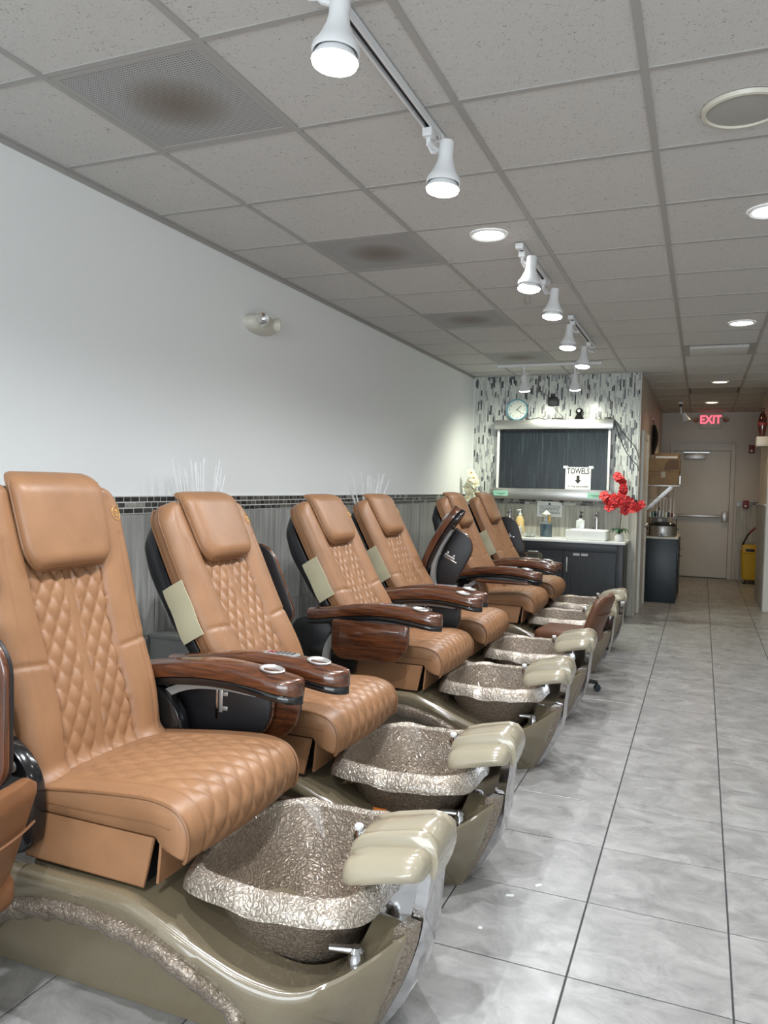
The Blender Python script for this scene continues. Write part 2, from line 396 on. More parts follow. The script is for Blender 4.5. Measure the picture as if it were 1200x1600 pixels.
# floor tiles
def slab(sx, sy, t, mat, bev=.0015, cut=None):
    k = (round(sx, 3), round(sy, 3), t, mat)
    def mk():
        q = MB()
        hx, hy = sx/2, sy/2; e = bev
        rings = [[(-hx, -hy, -t), (hx, -hy, -t), (hx, hy, -t), (-hx, hy, -t)], [(-hx, -hy, -e), (hx, -hy, -e), (hx, hy, -e), (-hx, hy, -e)],
                 [(-hx+e, -hy+e, 0), (hx-e, -hy+e, 0), (hx-e, hy-e, 0), (-hx+e, hy-e, 0)]]
        q.loft(rings, mat, True, False, True); return q.mesh('tile', False)
    return cached(('slab',)+k, mk)
far = MB()
for k in range(-6, 9):
    for r in range(-15, 27):
        x0, x1 = FX0+FTX*k, FX0+FTX*(k+1); y0, y1 = FY0+FTY*r, FY0+FTY*(r+1)
        x0 = max(x0, XL+.002); x1 = min(x1, XR); y0 = max(y0, YF); y1 = min(y1, YD)
        if y0 > YA-.3: x0 = max(x0, XH) if y0 >= YA-.01 else x0
        if y1 > YA and x0 < XH:
            if x1 <= XH+.01: y1 = min(y1, YA)
        if x1-x0 < .02 or y1-y0 < .02: continue
        if x0 >= XHR and y0 >= YHR: continue
        x0 += .0025; x1 -= .0025; y0 += .0028; y1 -= .0028
        if k <= 2 and y1 > .95:
            obj('tile', slab(x1-x0, y1-y0, .004, 'floor'), floor, ((x0+x1)/2, (y0+y1)/2, 0))
        else: far.box(x0, x1, y0, y1, -.004, 0, 'floor')
far.ob('tiles_beyond_view', floor, smooth=False, kind='stuff')

# ceiling grid
vents = [(0, 0), (0, 3), (0, 6), (0, 9)]          # (column, row) of the perforated return panels
def ct(c, r): return CX0+CT*c, CX0+CT*(c+1), CY0+CT*r, CY0+CT*(r+1)
skip = set(vents) | {(3, 9), (3, 14)}
for c in range(-1, 9):
    for r in range(-10, 20):
        x0, x1, y0, y1 = ct(c, r)
        x0 = max(x0, XL); x1 = min(x1, XR); y0 = max(y0, YF); y1 = min(y1, YD)
        if y0 >= YA-.02: x0 = max(x0, XH)
        elif y1 > YA and x1 <= XH+.3: y1 = YA
        if y1 > YHR and x1 > XHR+.2:
            if y0 > YHR: x1 = min(x1, .87)
        if x1-x0 < .03 or y1-y0 < .03 or (c, r) in skip: continue
        def mk(sx=x1-x0-.004, sy=y1-y0-.004):
            q = MB(); q.box(-sx/2, sx/2, -sy/2, sy/2, 0, .015, 'ceil_tile'); return q.mesh('tile', False)
        obj('tile', cached(('ct', round(x1-x0, 3), round(y1-y0, 3)), mk), ceiling, ((x0+x1)/2, (y0+y1)/2, H+.005))
for c in range(0, 9):
    x = CX0+CT*c
    if x > XR: continue
    y1 = YA if x < XH else (YHR if x > .87 else YD)
    b = MB(); b.box(x-.012, x+.012, YF, y1, H, H+.005, 'tee'); b.box(x-.0025, x+.0025, YF, y1, H+.005, H+.03, 'tee'); b.ob('grid_runner', ceiling, smooth=False)
for r in range(-9, 20):
    y = CY0+CT*r
    xa, xb = (XL, XR) if y < YA else (XH, .87 if y > YHR else XR)
    b = MB(); b.box(xa, xb, y-.011, y+.011, H+.0006, H+.0052, 'tee'); b.ob('grid_runner', ceiling, smooth=False)
b = MB(); b.box(XL, XL+.02, YF, YA, H-.002, H+.006, 'tee'); b.box(XL, XL+.004, YF, YA, H-.022, H, 'tee'); struct(b, 'trim_1')
b = MB(); b.box(XL, XH, YA-.02, YA, H-.002, H+.006, 'tee'); b.box(XL, XL+.012, YA-.012, YA, 1.29, H, 'white'); struct(b, 'trim_2')

def vent_panel(c, r, label):
    x0, x1, y0, y1 = ct(c, r); cx, cy = (x0+x1)/2, (y0+y1)/2
    t = thing('ceiling_vent', label, 'air vent', (cx, cy, H), 0, 'perforated ceiling vents')
    h = CT/2-.013
    q = MB(); q.box(-h+.022, h-.022, -h+.022, h-.022, .002, .006, 'perf'); q.ob('perforated_sheet', t, smooth=False)
    q = MB()
    for (a, b_, c_, d) in ((-h, h, -h, -h+.022), (-h, h, h-.022, h), (-h, -h+.022, -h+.022, h-.022), (h-.022, h, -h+.022, h-.022)): q.box(a, b_, c_, d, .0005, .008, 'tee')
    q.ob('frame', t, smooth=False)
vl = ['large perforated metal vent in the ceiling above the nearest chair', 'perforated metal ceiling vent, second from the front', 'perforated metal ceiling vent, third from the front', 'perforated ceiling vent closest to the mosaic wall']
for (c, r), l in zip(vents, vl): vent_panel(c, r, l)

# left wall cladding: mosaic band and wood-look tiles
ZB0, ZB1 = 1.222, 1.306
b = MB(); b.box(XL, XL+.004, YF, YA, 0, ZB0, 'wgrout'); b.box(XL, XL+.0105, YF, YA, ZB0, ZB1+.002, 'wgrout'); b.ob('grout_backing', wall_left, smooth=False)
def wtile_mesh(sy, sz, mat, t=.009):
    def mk():
        q = MB(); q.box(0, t, -sy/2, sy/2, 0, sz, mat, bev=.0015, seg=1); return q.mesh('tile', False)
    return cached(('wt', round(sy, 3), round(sz, 3), mat), mk)
def wall_tiles_x(parent, x, ya, yb, z_rows, w, mat, face=1, stuff_below=None):
    y = ya
    while y < yb-.02:
        y2 = min(y+w, yb)
        for z0, z1 in z_rows:
            o = obj('tile', wtile_mesh(y2-y-.003, z1-z0-.003, mat), parent, (x, (y+y2)/2, z0+.0015))
            if face < 0: o.rotation_euler = (0, 0, PI)
        y = y2
rows2 = [(.0, .61), (.61, ZB0-.002)]
wall_tiles_x(wall_left, XL+.004, 1.05, YA-.012, rows2, .305, 'wtile')
q = MB(); q.box(XL+.004, XL+.012, YF, 1.05, 0, ZB0-.002, 'wtile'); q.ob('tiles_beyond_view', wall_left, smooth=False, kind='stuff')
def brick_mesh(l, mat, hz=.0225):
    def mk():
        q = MB(); q.box(0, .008, -l/2, l/2, 0, hz, mat, bev=.0012, seg=1); return q.mesh('brick', False)
    return cached(('br', l, mat, hz), mk)
rest = MB()
def brick_pick():
    return random.choices(['brick0', 'brick1', 'brick2', 'brick3'], [5, 4, 2, 1])[0]
for row in range(3):
    z = ZB0+.003+row*.028
    y = 2.0 + (row % 2)*.03
    while y < YA-.02:
        l = random.choice([.05, .06, .07]); mt = brick_pick()
        if y+l > YA-.014: break
        if y < 5.6: obj('brick', brick_mesh(l-.004, mt), wall_left, (XL+.004, y+l/2, z))
        else: rest.box(XL+.004, XL+.012, y+.002, y+l-.002, z, z+.024, mt)
        y += l
rest.box(XL+.004, XL+.012, YF, 1.98, ZB0, ZB1, 'brick1')
rest.ob('mosaic_bricks', wall_left, smooth=False, kind='stuff')

# back wall (y = YA): vertical glass strips above, band, striped tiles below
b = MB(); b.box(XL+.012, XH, YA-.004, YA, 0, H-.002, 'wgrout'); b.ob('grout_backing', wall_back, smooth=False)
st = MB(); w = .0168; x = XL+.016
while x+w < XH-.001:
    z = ZB1-.006 - random.random()*.12
    while z < H-.004:
        l = random.choice([.05, .065, .08, .11]); z0, z1 = max(z, ZB1-.008), min(z+l, H-.004)
        mt = random.choices(['strip0', 'strip1', 'strip2', 'strip3', 'strip4'], [46, 24, 12, 10, 8])[0]
        if z1-z0 > .008: st.box(x+.001, x+w-.001, YA-.011-random.random()*.002, YA-.003, z0+.001, z1-.001, mt)
        z += l
    x += w
st.ob('glass_strip_mosaic', wall_back, smooth=False, kind='stuff')
rest = MB()
for row in range(3):
    z = ZB0-.012+row*.028; x = XL+.02+(row % 2)*.03
    while x < XH-.03:
        l = random.choice([.05, .06, .075]); mt = random.choices(['brick0', 'brick2', 'brick3', 'strip1'], [3, 3, 4, 2])[0]
        rest.box(x+.002, min(x+l, XH)-.002, YA-.012, YA-.003, z, z+.024, mt); x += l
rest.ob('mosaic_bricks', wall_back, smooth=False, kind='stuff')
def wtile_y(sx, sz, mat):
    def mk():
        q = MB(); q.box(-sx/2, sx/2, -.009, 0, 0, sz, mat, bev=.0015, seg=1); return q.mesh('tile', False)
    return cached(('wy', round(sx, 3), round(sz, 3), mat), mk)
x = XL+.016
while x < XH-.02:
    x2 = min(x+.305, XH)
    if XH-x2 < .12: x2 = XH
    for z0, z1 in ((0, .62), (.62, ZB0-.014)):
        obj('tile', wtile_y(x2-x-.003, z1-z0-.003, 'atile'), wall_back, ((x+x2)/2, YA-.004, z0+.0015))
    x = x2
# end wall and hall tiles
b = MB(); b.box(.52, .87, YD-.004, YD, 0, 1.26, 'wgrout'); b.ob('grout_backing', wall_end, smooth=False)
for z0, z1 in ((0, .6), (.6, 1.18)): obj('tile', wtile_y(.345, z1-z0-.004, 'atile'), wall_end, (.695, YD-.004, z0+.002))
rest = MB()
for row in range(3):
    for k in range(6):
        rest.box(.525+k*.057, .578+k*.057, YD-.012, YD-.003, 1.185+row*.025, 1.207+row*.025, random.choice(['brick0', 'brick2', 'strip1', 'brick3']))
rest.ob('mosaic_bricks', wall_end, smooth=False, kind='stuff')
b = MB(); b.box(XHR-.004, XHR, YHR, 11.55, 0, 1.27, 'wgrout'); b.ob('grout_backing', wall_hall, smooth=False)
wall_tiles_x(wall_hall, XHR-.004, YHR+.005, 11.55, [(0, .6), (.6, 1.25)], .305, 'wtile', face=-1)
b = MB(); b.box(XHR-.02, XHR, YHR, 11.55, 1.25, 1.27, 'trimw'); b.ob('cap_ledge', wall_hall, smooth=False)
b = MB(); b.box(.705, .80, YHR-.025, YHR, 0, 2.0, 'trimw', bev=.004); b.box(.80, .82, YHR-.035, YHR, 0, 2.0, 'trimw', bev=.004); struct(b, 'trim_3')
b = MB(); b.box(XH, XH+.03, 9.26, 9.36, 0, 2.08, 'trimw', bev=.004); b.box(XH, XH+.022, 9.36, 10.08, 2.0, 2.08, 'trimw', bev=.004)
b.box(XH, XH+.03, 10.08, 10.18, 0, 2.08, 'trimw', bev=.004); struct(b, 'trim_4')
b = MB(); b.box(XH, XH+.012, 9.36, 10.08, 0.002, 2.0, 'trimw'); d2 = struct(b, 'door_2')
b = MB(); b.lathe([(.0, 0), (.026, .0), (.03, .02), (.02, .04), (0, .045)], 'steel', 12, T=Matrix.Translation((XH+.012, 10.0, .98)) @ Matrix.Rotation(PI/2, 4, 'Y')); b.ob('door_knob', d2)

# rear exit door
b = MB(); b.box(-.44, .405, YD-.045, YD-.005, .012, 2.065, 'door', bev=.002); door1 = struct(b, 'door_1')
b = MB(); b.box(-.51, -.445, YD-.055, YD, 0, 2.19, 'door', bev=.003); b.box(.41, .475, YD-.055, YD, 0, 2.19, 'door', bev=.003); b.box(-.445, .41, YD-.055, YD, 2.07, 2.19, 'door', bev=.003)
b.ob('door_frame', door1, smooth=False)
b = MB(); b.box(-.40, .33, YD-.115, YD-.075, .985, 1.035, 'silver', bev=.008); b.ob('push_bar', door1, label='steel push bar')
b = MB(); b.box(.305, .39, YD-.12, YD-.045, .92, 1.10, 'silver', bev=.012); b.ob('latch_case', door1)
b = MB(); b.box(-.29, .04, YD-.10, YD-.045, 1.93, 2.02, 'silver', bev=.006); b.box(-.30, .09, YD-.09, YD-.075, 2.03, 2.05, 'steel'); b.ob('door_closer', door1)
b = MB(); b.box(-.44, .41, YD-.07, YD-.005, 0.001, .011, 'blackmatte'); b.ob('threshold', door1)

# ================================================================== PEDICURE CHAIR
CH0 = -1.40                         # chair origin in world x; meshes are written in world x and shifted
def cmesh(q, name, ang=38, shift=True):
    me = q.mesh(name, True, ang)
    if shift: me.transform(Matrix.Translation((-CH0, 0, 0)))
    return me

def arch_z(x):
    k = 1-((x+1.42)/.50)**2
    return .29*math.sqrt(k) if k > 0 else 0.0
ZTOP = [(-2.35, .36), (-1.28, .365), (-1.15, .315), (-1.02, .265), (-.94, .240), (-.83, .220), (-.75, .235), (-.68, .268), (-.63, .305), (-.60, .335)]
WTOP = [(-2.35, .31), (-2.2, .335), (-1.4, .345), (-1.1, .345), (-.95, .338), (-.83, .318), (-.75, .282), (-.69, .225), (-.64, .160), (-.60, .105)]
WBOT = [(-2.35, .29), (-2.0, .32), (-1.1, .33), (-.95, .30), (-.86, .25), (-.78, .19), (-.70, .13), (-.60, .11)]
def soft(tab, x): return sum(lin(tab, x+.04*k/4) for k in range(-4, 5))/9
def hull_mesh():
    q = MB(); rings = []
    n = 64
    for i in range(n+1):
        x = -2.30+(2.30-.615)*i/n
        zt, wt, wb = soft(ZTOP, x), soft(WTOP, x), soft(WBOT, x)
        za = max(arch_z(x), .0)
        # prow rakes in towards the floor
        def X(z): return x-(.12*max(0, (x+1.0)/.4)*(1-min(1, z/.33))**1.4 if x > -1.0 else 0)
        deck = .10 if x > -1.22 else .03
        half = []
        zm = za+(zt-za)*.55
        half += [(wb*.5, za), (wb, za), (wb+(wt-wb)*.35+.004, za+(zt-za)*.25), (wb+(wt-wb)*.75+.006, zm), (wt+.004, zt-.03), (wt-.002, zt-.008), (wt-.014, zt)]
        inn = max(wt-.035, .03)
        dip = .035 if x > -1.2 else .0
        k2 = 1-((x+.945)/(.208 if x > -.945 else .222))**2
        if k2 > 0: wy = .182*k2**.3; half += [(inn, zt-.004), ((inn+wy)/2+.02, zt-.008), (wy+.012, zt-.014), (wy-.01, .12), (0, .115)]
        elif x > -.9: ft = max(0, .312-zt); half += [(inn, zt-.004), (inn*.8, zt+ft*.2), (inn*.55, zt+ft*.65), (min(.075, inn*.4), zt+ft), (0, zt+ft)]
        else: half += [(inn, zt-.004), (inn*.8, zt-.008), (inn*.6, zt-.01), (inn*.4, zt-.012), (0, zt-.012)]
        ring = [(X(z), -y, z) for y, z in half] + [(X(z), y, z) for y, z in reversed(half[:-1])]
        rings.append(ring)
    q.loft(rings, 'olive'); return cmesh(q, 'base', 50)
def kick_mesh():
    q = MB()
    for s in (-1, 1):
        pass
    q.box(-1.93, -.93, -.215, .215, .001, .05, 'olive')
    rings = []
    for i in range(33):
        x = -1.905+.97*i/32; z = arch_z(x)+.004
        rings.append([(x, -.215, .001), (x, -.222, max(.01, z*.6)), (x, -.245, z), (x, .245, z), (x, .222, max(.01, z*.6)), (x, .215, .001)])
    q.loft(rings, 'olive'); return cmesh(q, 'kick_panel', 50)
def arch_mesh(s):
    q = MB(); rings = []
    for i in range(49):
        t = PI*(.03+.94*i/48); x = -1.42-.502*math.cos(t); z = .292*math.sin(t)
        # unit inward direction of the arch
        ix, iz = math.cos(t)*.9, -math.sin(t)
        rp = .004*math.sin(i*2.1)+.003*math.sin(i*4.7)
        wv = interp(WBOT, x)
        sec = [(wv+.014+rp, .012), (wv+.018+rp, -.004), (wv+.008+rp, .024), (wv-.03, .044+rp), (wv-.085, .050), (wv-.09, .0)]
        sec = [(wv-.11, -.012), (wv+.006, -.016), (wv+.022+rp, -.006), (wv+.022+rp, .014), (wv+.012, .036+rp), (wv-.012, .056+rp), (wv-.06, .064), (wv-.11, .066)]
        rings.append([(x+ix*d, s*y, max(.002, z+iz*d)) for y, d in sec])
    q.loft(rings, 'crinkle'); return cmesh(q, 'arch_trim', 60)
def prow_trim_mesh(s):
    q = MB(); rings = []
    for i in range(17):
        t = i/16; z = .33*(1-t)+.002*t
        x = -.612-.125*t**1.5; y = .112-.010*t
        rp = .003*math.sin(i*2.3)
        rings.append([(x-.035, s*(y+.022+rp), z), (x+.002, s*(y+.006+rp), z), (x+.016, s*(y-.028), z), (x-.02, s*(y-.034), z)])
    q.loft(rings, 'crinkle'); return cmesh(q, 'prow_trim', 60)
def chrome_plate_mesh():
    q = MB(); rings = []
    prof = [(-.580, .445, .062), (-.584, .40, .068), (-.590, .345, .074), (-.597, .25, .074), (-.618, .16, .072), (-.665, .07, .070), (-.708, .012, .066)]
    for x, z, w in prof:
        rings.append([(x-.03, -w, z), (x, -w, z), (x+.006, -w*.5, z), (x+.006, w*.5, z), (x, w, z), (x-.03, w, z)])
    q.loft(rings, 'chrome'); return cmesh(q, 'chrome_plate', 30)
def neck_mesh():
    q = MB(); rings = []
    for x0, x1, w, z in ((-.725, -.605, .066, .295), (-.715, -.60, .064, .34), (-.69, -.595, .058, .40), (-.685, -.59, .058, .445)):
        rings.append([(x0, -w, z), (x1, -w, z), (x1, w, z), (x0, w, z)])
    q.loft(rings, 'chrome'); return cmesh(q, 'footrest_neck', 30)
def pad_mesh(s):
    q = MB(); rings = []
    n = 20
    for i in range(n+1):
        t = i/n; y = s*(.035+.135*t)
        e = 1 if t < .6 else math.sqrt(max(0.0, 1-((t-.6)/.4)**2))
        e2 = max(.25, e**.6)
        hx = .104*(.62+.38*e) if t > .6 else .104
        top = .445+.052*max(.3, e) ; bot = .435+.012*(1-e)
        tl = -.005
        ring = []
        for a, bz in ((-1, 0), (-1.04, .3), (-1.0, .7), (-.85, .93), (-.5, 1.0), (0, 1.02), (.5, 1.0), (.85, .93), (1.0, .7), (1.04, .3), (1, 0)):
            ring.append((-.682+a*hx, y, bot+(top-bot)*bz + .014*(-a)*0 + .02*a))
        rings.append(ring)
    q.loft(rings, 'pad'); return cmesh(q, 'footrest_pad', 60)
def saddle_mesh():
    q = MB(); rings = []
    n = 24
    for i in range(n+1):
        t = -1+2*i/n; y = .078*t
        ridge = .010*math.exp(-((abs(t)-.88)/.12)**2)
        hump = .016*(1-t*t)
        top = .512+ridge+hump; hx = .106+.004
        ring = []
        for a, z in ((-1, .445), (-1.02, .475), (-.96, top-.022), (-.75, top-.004), (-.3, top+.004), (.2, top+.008), (.6, top+.010), (.88, top), (1.04, top-.02), (1.12, top-.05), (1.10, .445), (1.02, .415-.01*(1-t*t)), (.94, .425), (.9, .45)):
            ring.append((-.682+a*hx, y, z+.018*a))
        rings.append(ring)
    q.loft(rings, 'pad'); return cmesh(q, 'footrest_saddle', 60)
def bowl_mesh():
    q = MB(); n = 96
    def ring(k, z, rx, ry, e=2.5, rip=0.0, cx=-.945):
        out = []
        for j in range(n):
            a = 2*PI*j/n; c, s_ = math.cos(a), math.sin(a)
            f = (abs(c)**e+abs(s_)**e)**(-1/e)
            r_ = 1+rip*.012*math.sin(7*a+.6)+rip*.008*math.sin(13*a)
            out.append((cx+rx*f*c*r_, ry*f*s_*r_, z+rip*(.005*math.sin(6*a+1)+.0035*math.sin(13*a))))
        return out
    outer = [ring(0, .118, .10, .11), ring(0, .15, .125, .14), ring(0, .20, .155, .175), ring(0, .27, .195, .218), ring(0, .34, .225, .246, 2.8), ring(0, .372, .236, .256, 3.4)]
    q.loft(outer, 'crinkle', cap1=False)
    lip = [ring(0, .372, .236, .256, 3.4), ring(0, .362, .260, .286, 4.0, rip=.8), ring(0, .368, .270, .297, 4.0, rip=1), ring(0, .388, .267, .294, 4.0, rip=1), ring(0, .408, .256, .283, 4.0, rip=.8), ring(0, .421, .242, .268, 4.0, rip=.6), ring(0, .422, .234, .260, 4.0, rip=.5), ring(0, .410, .226, .252, 4.0, rip=.3)]
    q.loft(lip, 'crinkle_rim', cap0=False, cap1=False)
    inner = [ring(0, .410, .226, .252, 4.0, rip=.3), ring(0, .36, .216, .241, 3.4), ring(0, .27, .184, .206), ring(0, .205, .147, .165), ring(0, .165, .115, .13), ring(0, .15, .05, .06)]
    q.loft(inner, 'crinkle', cap0=False, cap1=True)
    return cmesh(q, 'basin', 60)
def faucet_mesh():
    q = MB(); z = .262; x, y = -.722, -.188
    q.lathe([(.021, -.03), (.021, .008), (.018, .016), (.019, .022), (.012, .032), (0, .034)], 'chrome', 18, (x, y, z))
    q.tube([(x, y, z+.022), (x-.03, y-.012, z+.026), (x-.06, y-.022, z+.027)], [.012, .010, .009], 'chrome', 10)
    return cmesh(q, 'faucet_handle')
def sprayer_mesh():
    q = MB(); x, y, z = -.80, .02, .455
    q.lathe([(0, -.026), (.018, -.022), (.027, -.006), (.027, .006), (.018, .022), (0, .026)], 'chrome', 16, (x, y, z))
    q.tube([(x, y, z), (-.70, .01, .41)], .013, 'chrome', 10)
    q.lathe([(.011, 0), (.013, .012), (.009, .016), (0, .017)], 'white', 10, T=Matrix.Translation((x-.012, y, z+.018)))
    return cmesh(q, 'sprayer')

# ---- upper chair
def outline_resample(pts, n):
    d = [0]
    for a, b_ in zip(pts, pts[1:]): d.append(d[-1]+math.dist(a, b_))
    out = []
    for i in range(n+1):
        s = d[-1]*i/n; k = 0
        while k < len(d)-2 and d[k+1] < s: k += 1
        t = (s-d[k])/max(1e-9, d[k+1]-d[k]); out.append((pts[k][0]+(pts[k+1][0]-pts[k][0])*t, pts[k][1]+(pts[k+1][1]-pts[k][1])*t, s))
    return out, d[-1]
def puff(a, b_):
    return math.sqrt(abs(math.sin(PI*a)*math.sin(PI*b_)))
SEAT_TOP = [tuple(p) for p in smoothpoly([(-1.70, .545, 0), (-1.62, .556, 0), (-1.48, .574, 0), (-1.33, .588, 0), (-1.235, .592, 0), (-1.165, .572, 0), (-1.135, .52, 0), (-1.143, .462, 0), (-1.152, .448, 0)], 3)]
SEAT_TOP = [(p[0], p[1]) for p in SEAT_TOP]
SW = .284
def seat_mesh():
    q = MB(); top, Ltot = outline_resample(SEAT_TOP, 150); rings = []
    und = [(-1.175, .452), (-1.205, .462), (-1.225, .478), (-1.235, .492), (-1.70, .492)]
    nv = 112
    for i in range(nv+1):
        y = -SW+2*SW*i/nv
        ed = min(1, (SW-abs(y))/.022); rnd = .014*(1-math.sqrt(max(0, 1-(1-ed)**2)))
        ring = []
        for k, (x, z, s) in enumerate(top):
            a = top[max(0, k-1)]; b_ = top[min(len(top)-1, k+1)]
            tx, tz = b_[0]-a[0], b_[1]-a[1]; l = math.hypot(tx, tz) or 1; nx, nz = -tz/l, tx/l
            d = -rnd + .014*(1-(y/SW)**2)*min(1, s/.1)
            m = min(1, max(0, (.205-abs(y))/.012))*min(1, max(0, (s-.11)/.02))*min(1, max(0, (Ltot-.012-s)/.02))
            d += m*(.0085*puff(s/.100+y/.062, s/.100-y/.062)-.003)
            d -= .004*math.exp(-((abs(y)-.212)/.005)**2)*min(1, max(0, (s-.1)/.02))
            ring.append((x+nx*d, y, z+nz*d))
        for x, z in und: ring.append((x, y, z+rnd*.5))
        rings.append(ring)
    q.loft(rings, 'tan'); return cmesh(q, 'seat_cushion', 55)
def seat_piping_mesh():
    q = MB(); q.tube([(x+.001, -(SW-.004), z-.004) for x, z in SEAT_TOP]+[(-1.150, y, .449) for y in (-SW+.03, 0, SW-.03)]+[(x+.001, SW-.004, z-.004) for x, z in reversed(SEAT_TOP)], .0042, 'tan_dark', 6)
    return cmesh(q, 'piping')
def seat_seam_mesh(s):
    q = MB(); q.tube([(-1.70, s*(SW+.0005), .520), (-1.45, s*(SW+.0005), .524), (-1.25, s*(SW+.0005), .530), (-1.19, s*(SW+.0005), .524)], .0018, 'tan_dark', 5)
    return cmesh(q, 'seam')
def skirt_mesh():
    q = MB()
    for s in (-1, 1):
        P = [(-1.655, .492), (-1.24, .492), (-1.262, .368), (-1.655, .372)]
        o = .008
        rings = [[(x, s*(SW-.004), z) for x, z in P], [(x, s*(SW-.012), z) for x, z in P]]
        rings = [[(x, s*(SW-.002+(.012 if z < .45 else 0)), z) for x, z in P], [(x, s*(SW-.010+(.012 if z < .45 else 0)), z) for x, z in P]]
        q.loft(rings, 'tan')
        q.tube([(P[1][0], s*(SW-.002), P[1][1]), (P[2][0], s*(SW+.008), P[2][1]), (P[3][0], s*(SW+.008), P[3][1])], .003, 'tan_dark', 5)
    # front flap set back under the cushion
    q.loft([[(-1.222, -SW+.012, .487), (-1.222, SW-.012, .487), (-1.232, SW-.012, .372), (-1.232, -SW+.012, .372)], [(-1.230, -SW+.012, .487), (-1.230, SW-.012, .487), (-1.240, SW-.012, .372), (-1.240, -SW+.012, .372)]], 'tan')
    return cmesh(q, 'seat_skirt', 30)
def under_mesh():
    q = MB(); q.box(-1.66, -1.29, -.255, .255, .335, .492, 'blackmatte', bev=.006); return cmesh(q, 'seat_box')

BH = .87
def hw(s):
    w = lin([(0, .278), (.15, .286), (.35, .290), (.6, .296), (BH, .292)], s)
    r = .10
    if s > BH-r: w = w-r+math.sqrt(max(0, r*r-(s-(BH-r))**2))
    return w
def bcurve(s):                     # forward bow of the back along its height
    return .016*math.exp(-((s-.18)/.14)**2) + .05*max(0, (.06-s)/.06)**2
def bfront(y, s):
    w = hw(s); ay = abs(y); c = interp([(0, .150), (.3, .138), (.6, .150), (.87, .165)], s)
    edge = max(0, 1-((ay-(w-.05))/.05)**2) if ay > w-.05 else 1
    d = -.035*(1-math.sqrt(max(0, edge)))
    if ay > c:
        t = (ay-c)/max(.02, w-c); d += .020*math.sin(PI*min(1, t))**.7 if 0 < t < 1 else 0
        d -= .003*math.exp(-((ay-(w-.06))/.004)**2)*(1 if s < .70 else 0)
    else:
        d -= .010
        if ay > .018: d += .0105*puff(s/.088+(ay-.018)/.055, s/.088-(ay-.018)/.055)-.001
        else: d += .004*math.sqrt(max(0, 1-(ay/.018)**2))
    d -= .008*math.exp(-((ay-c)/.006)**2)
    if ay > c: d -= .005*math.exp(-((s-(.33+.1*(ay-.15)))/.008)**2)*min(1, max(0, (ay-c)/.02))
    return d
def back_mesh():
    q = MB(); rings = []; ns, ny = 150, 108
    for i in range(ns+1):
        s = BH*i/ns; s = min(s, BH-.0012)
        w = hw(s); bx = bcurve(s); ring = []
        th = .095
        if s > BH-.03: th = .095-.02*((s-(BH-.03))/.03)**2
        capd = -.03*(max(0, (s-(BH-.035))/.035))**2
        for j in range(ny+1):
            y = -w+2*w*j/ny
            ring.append((bx+bfront(y, s)+capd, y, s))
        for a in (.97, .6, 0, -.6, -.97): ring.append((bx-th*(1 if abs(a) < .9 else .75), w*a, s))
        rings.append(ring)
    q.loft(rings, 'tan'); return q.mesh('back_cushion', True, 60)
def back_piping_mesh(sd, off):
    q = MB(); q.tube([(bcurve(BH*i/40*.985)+off, sd*(hw(BH*i/40*.985)+.0005), BH*i/40*.985) for i in range(41)], .0032, 'tan_dark', 5)
    return q.mesh('piping')
def pw(t): return (.166+.012*t)*(.68+.32*math.sqrt(max(0, 1-((.30-t)/.30)**2)) if t < .30 else 1)
def pillow_mesh():
    q = MB(); rings = []; n = 40; s0, s1 = .598, .912
    for i in range(n+1):
        t = i/n; s = s0+(s1-s0)*t
        w = pw(t)
        if t > .78: w *= .72+.28*math.sqrt(max(0, 1-((t-.78)/.22)**2))
        th = .050*math.sqrt(max(.0, 1-(1-min(1, t/.14))**2))+.003
        bx = bcurve(min(s, BH)); back = bx-.012
        if t > .72: k = (t-.72)/.28; th = .05*math.sqrt(max(0, 1-k**2.2))+.003; back = bx-.012-.036*k**1.5; 
        fr = bx+.008
        ring = []
        for j in range(25):
            a = PI*j/24; c = math.cos(a); sn = math.sin(a)
            ring.append((fr+th*sn**.45 - (.032*((t-.72)/.28)**2 if t > .72 else 0), w*(math.copysign(abs(c)**.55, c)), s))
        ring += [(back, -w*.5, s), (back, 0, s), (back, w*.5, s)]
        rings.append(ring)
    q.loft(rings, 'tan'); return q.mesh('head_pillow', True, 60)
def pillow_piping_mesh():
    q = MB(); pts = []
    s0, s1 = .545, .80
    path = []
    for i in range(20): t = .85*(1-i/19)+.02; s = .598+.314*t; w = pw(t); path.append((bcurve(min(s, BH))+.018, -w-.001, s))
    low = path[-1]
    path += [(low[0]+.004, y, .601) for y in (-.10, -.05, 0, .05, .10)]
    path += [(x, -y, z) for x, y, z in reversed(path[:20])]
    q.tube(path, .0042, 'tan_dark', 6); return q.mesh('piping')
def emblem_mesh():
    q = MB(); y0, s0 = .240, .765
    f = bcurve(s0)+bfront(y0, s0)+.001
    q.tube([(bcurve(s0)+bfront(y0+.021*math.cos(2*PI*k/20), s0)+.001, y0+.021*math.cos(2*PI*k/20), s0+.024*math.sin(2*PI*k/20)) for k in range(20)], .0016, 'gold', 5, closed=True)
    q.box(f-.002, f+.0015, y0-.009, y0+.005, s0+.006, s0+.010, 'gold'); q.box(f-.002, f+.0015, y0-.003, y0-.001, s0-.006, s0+.007, 'gold')
    q.box(f-.002, f+.0015, y0-.007, y0+.005, s0-.010, s0-.006, 'gold')
    return q.mesh('emblem')
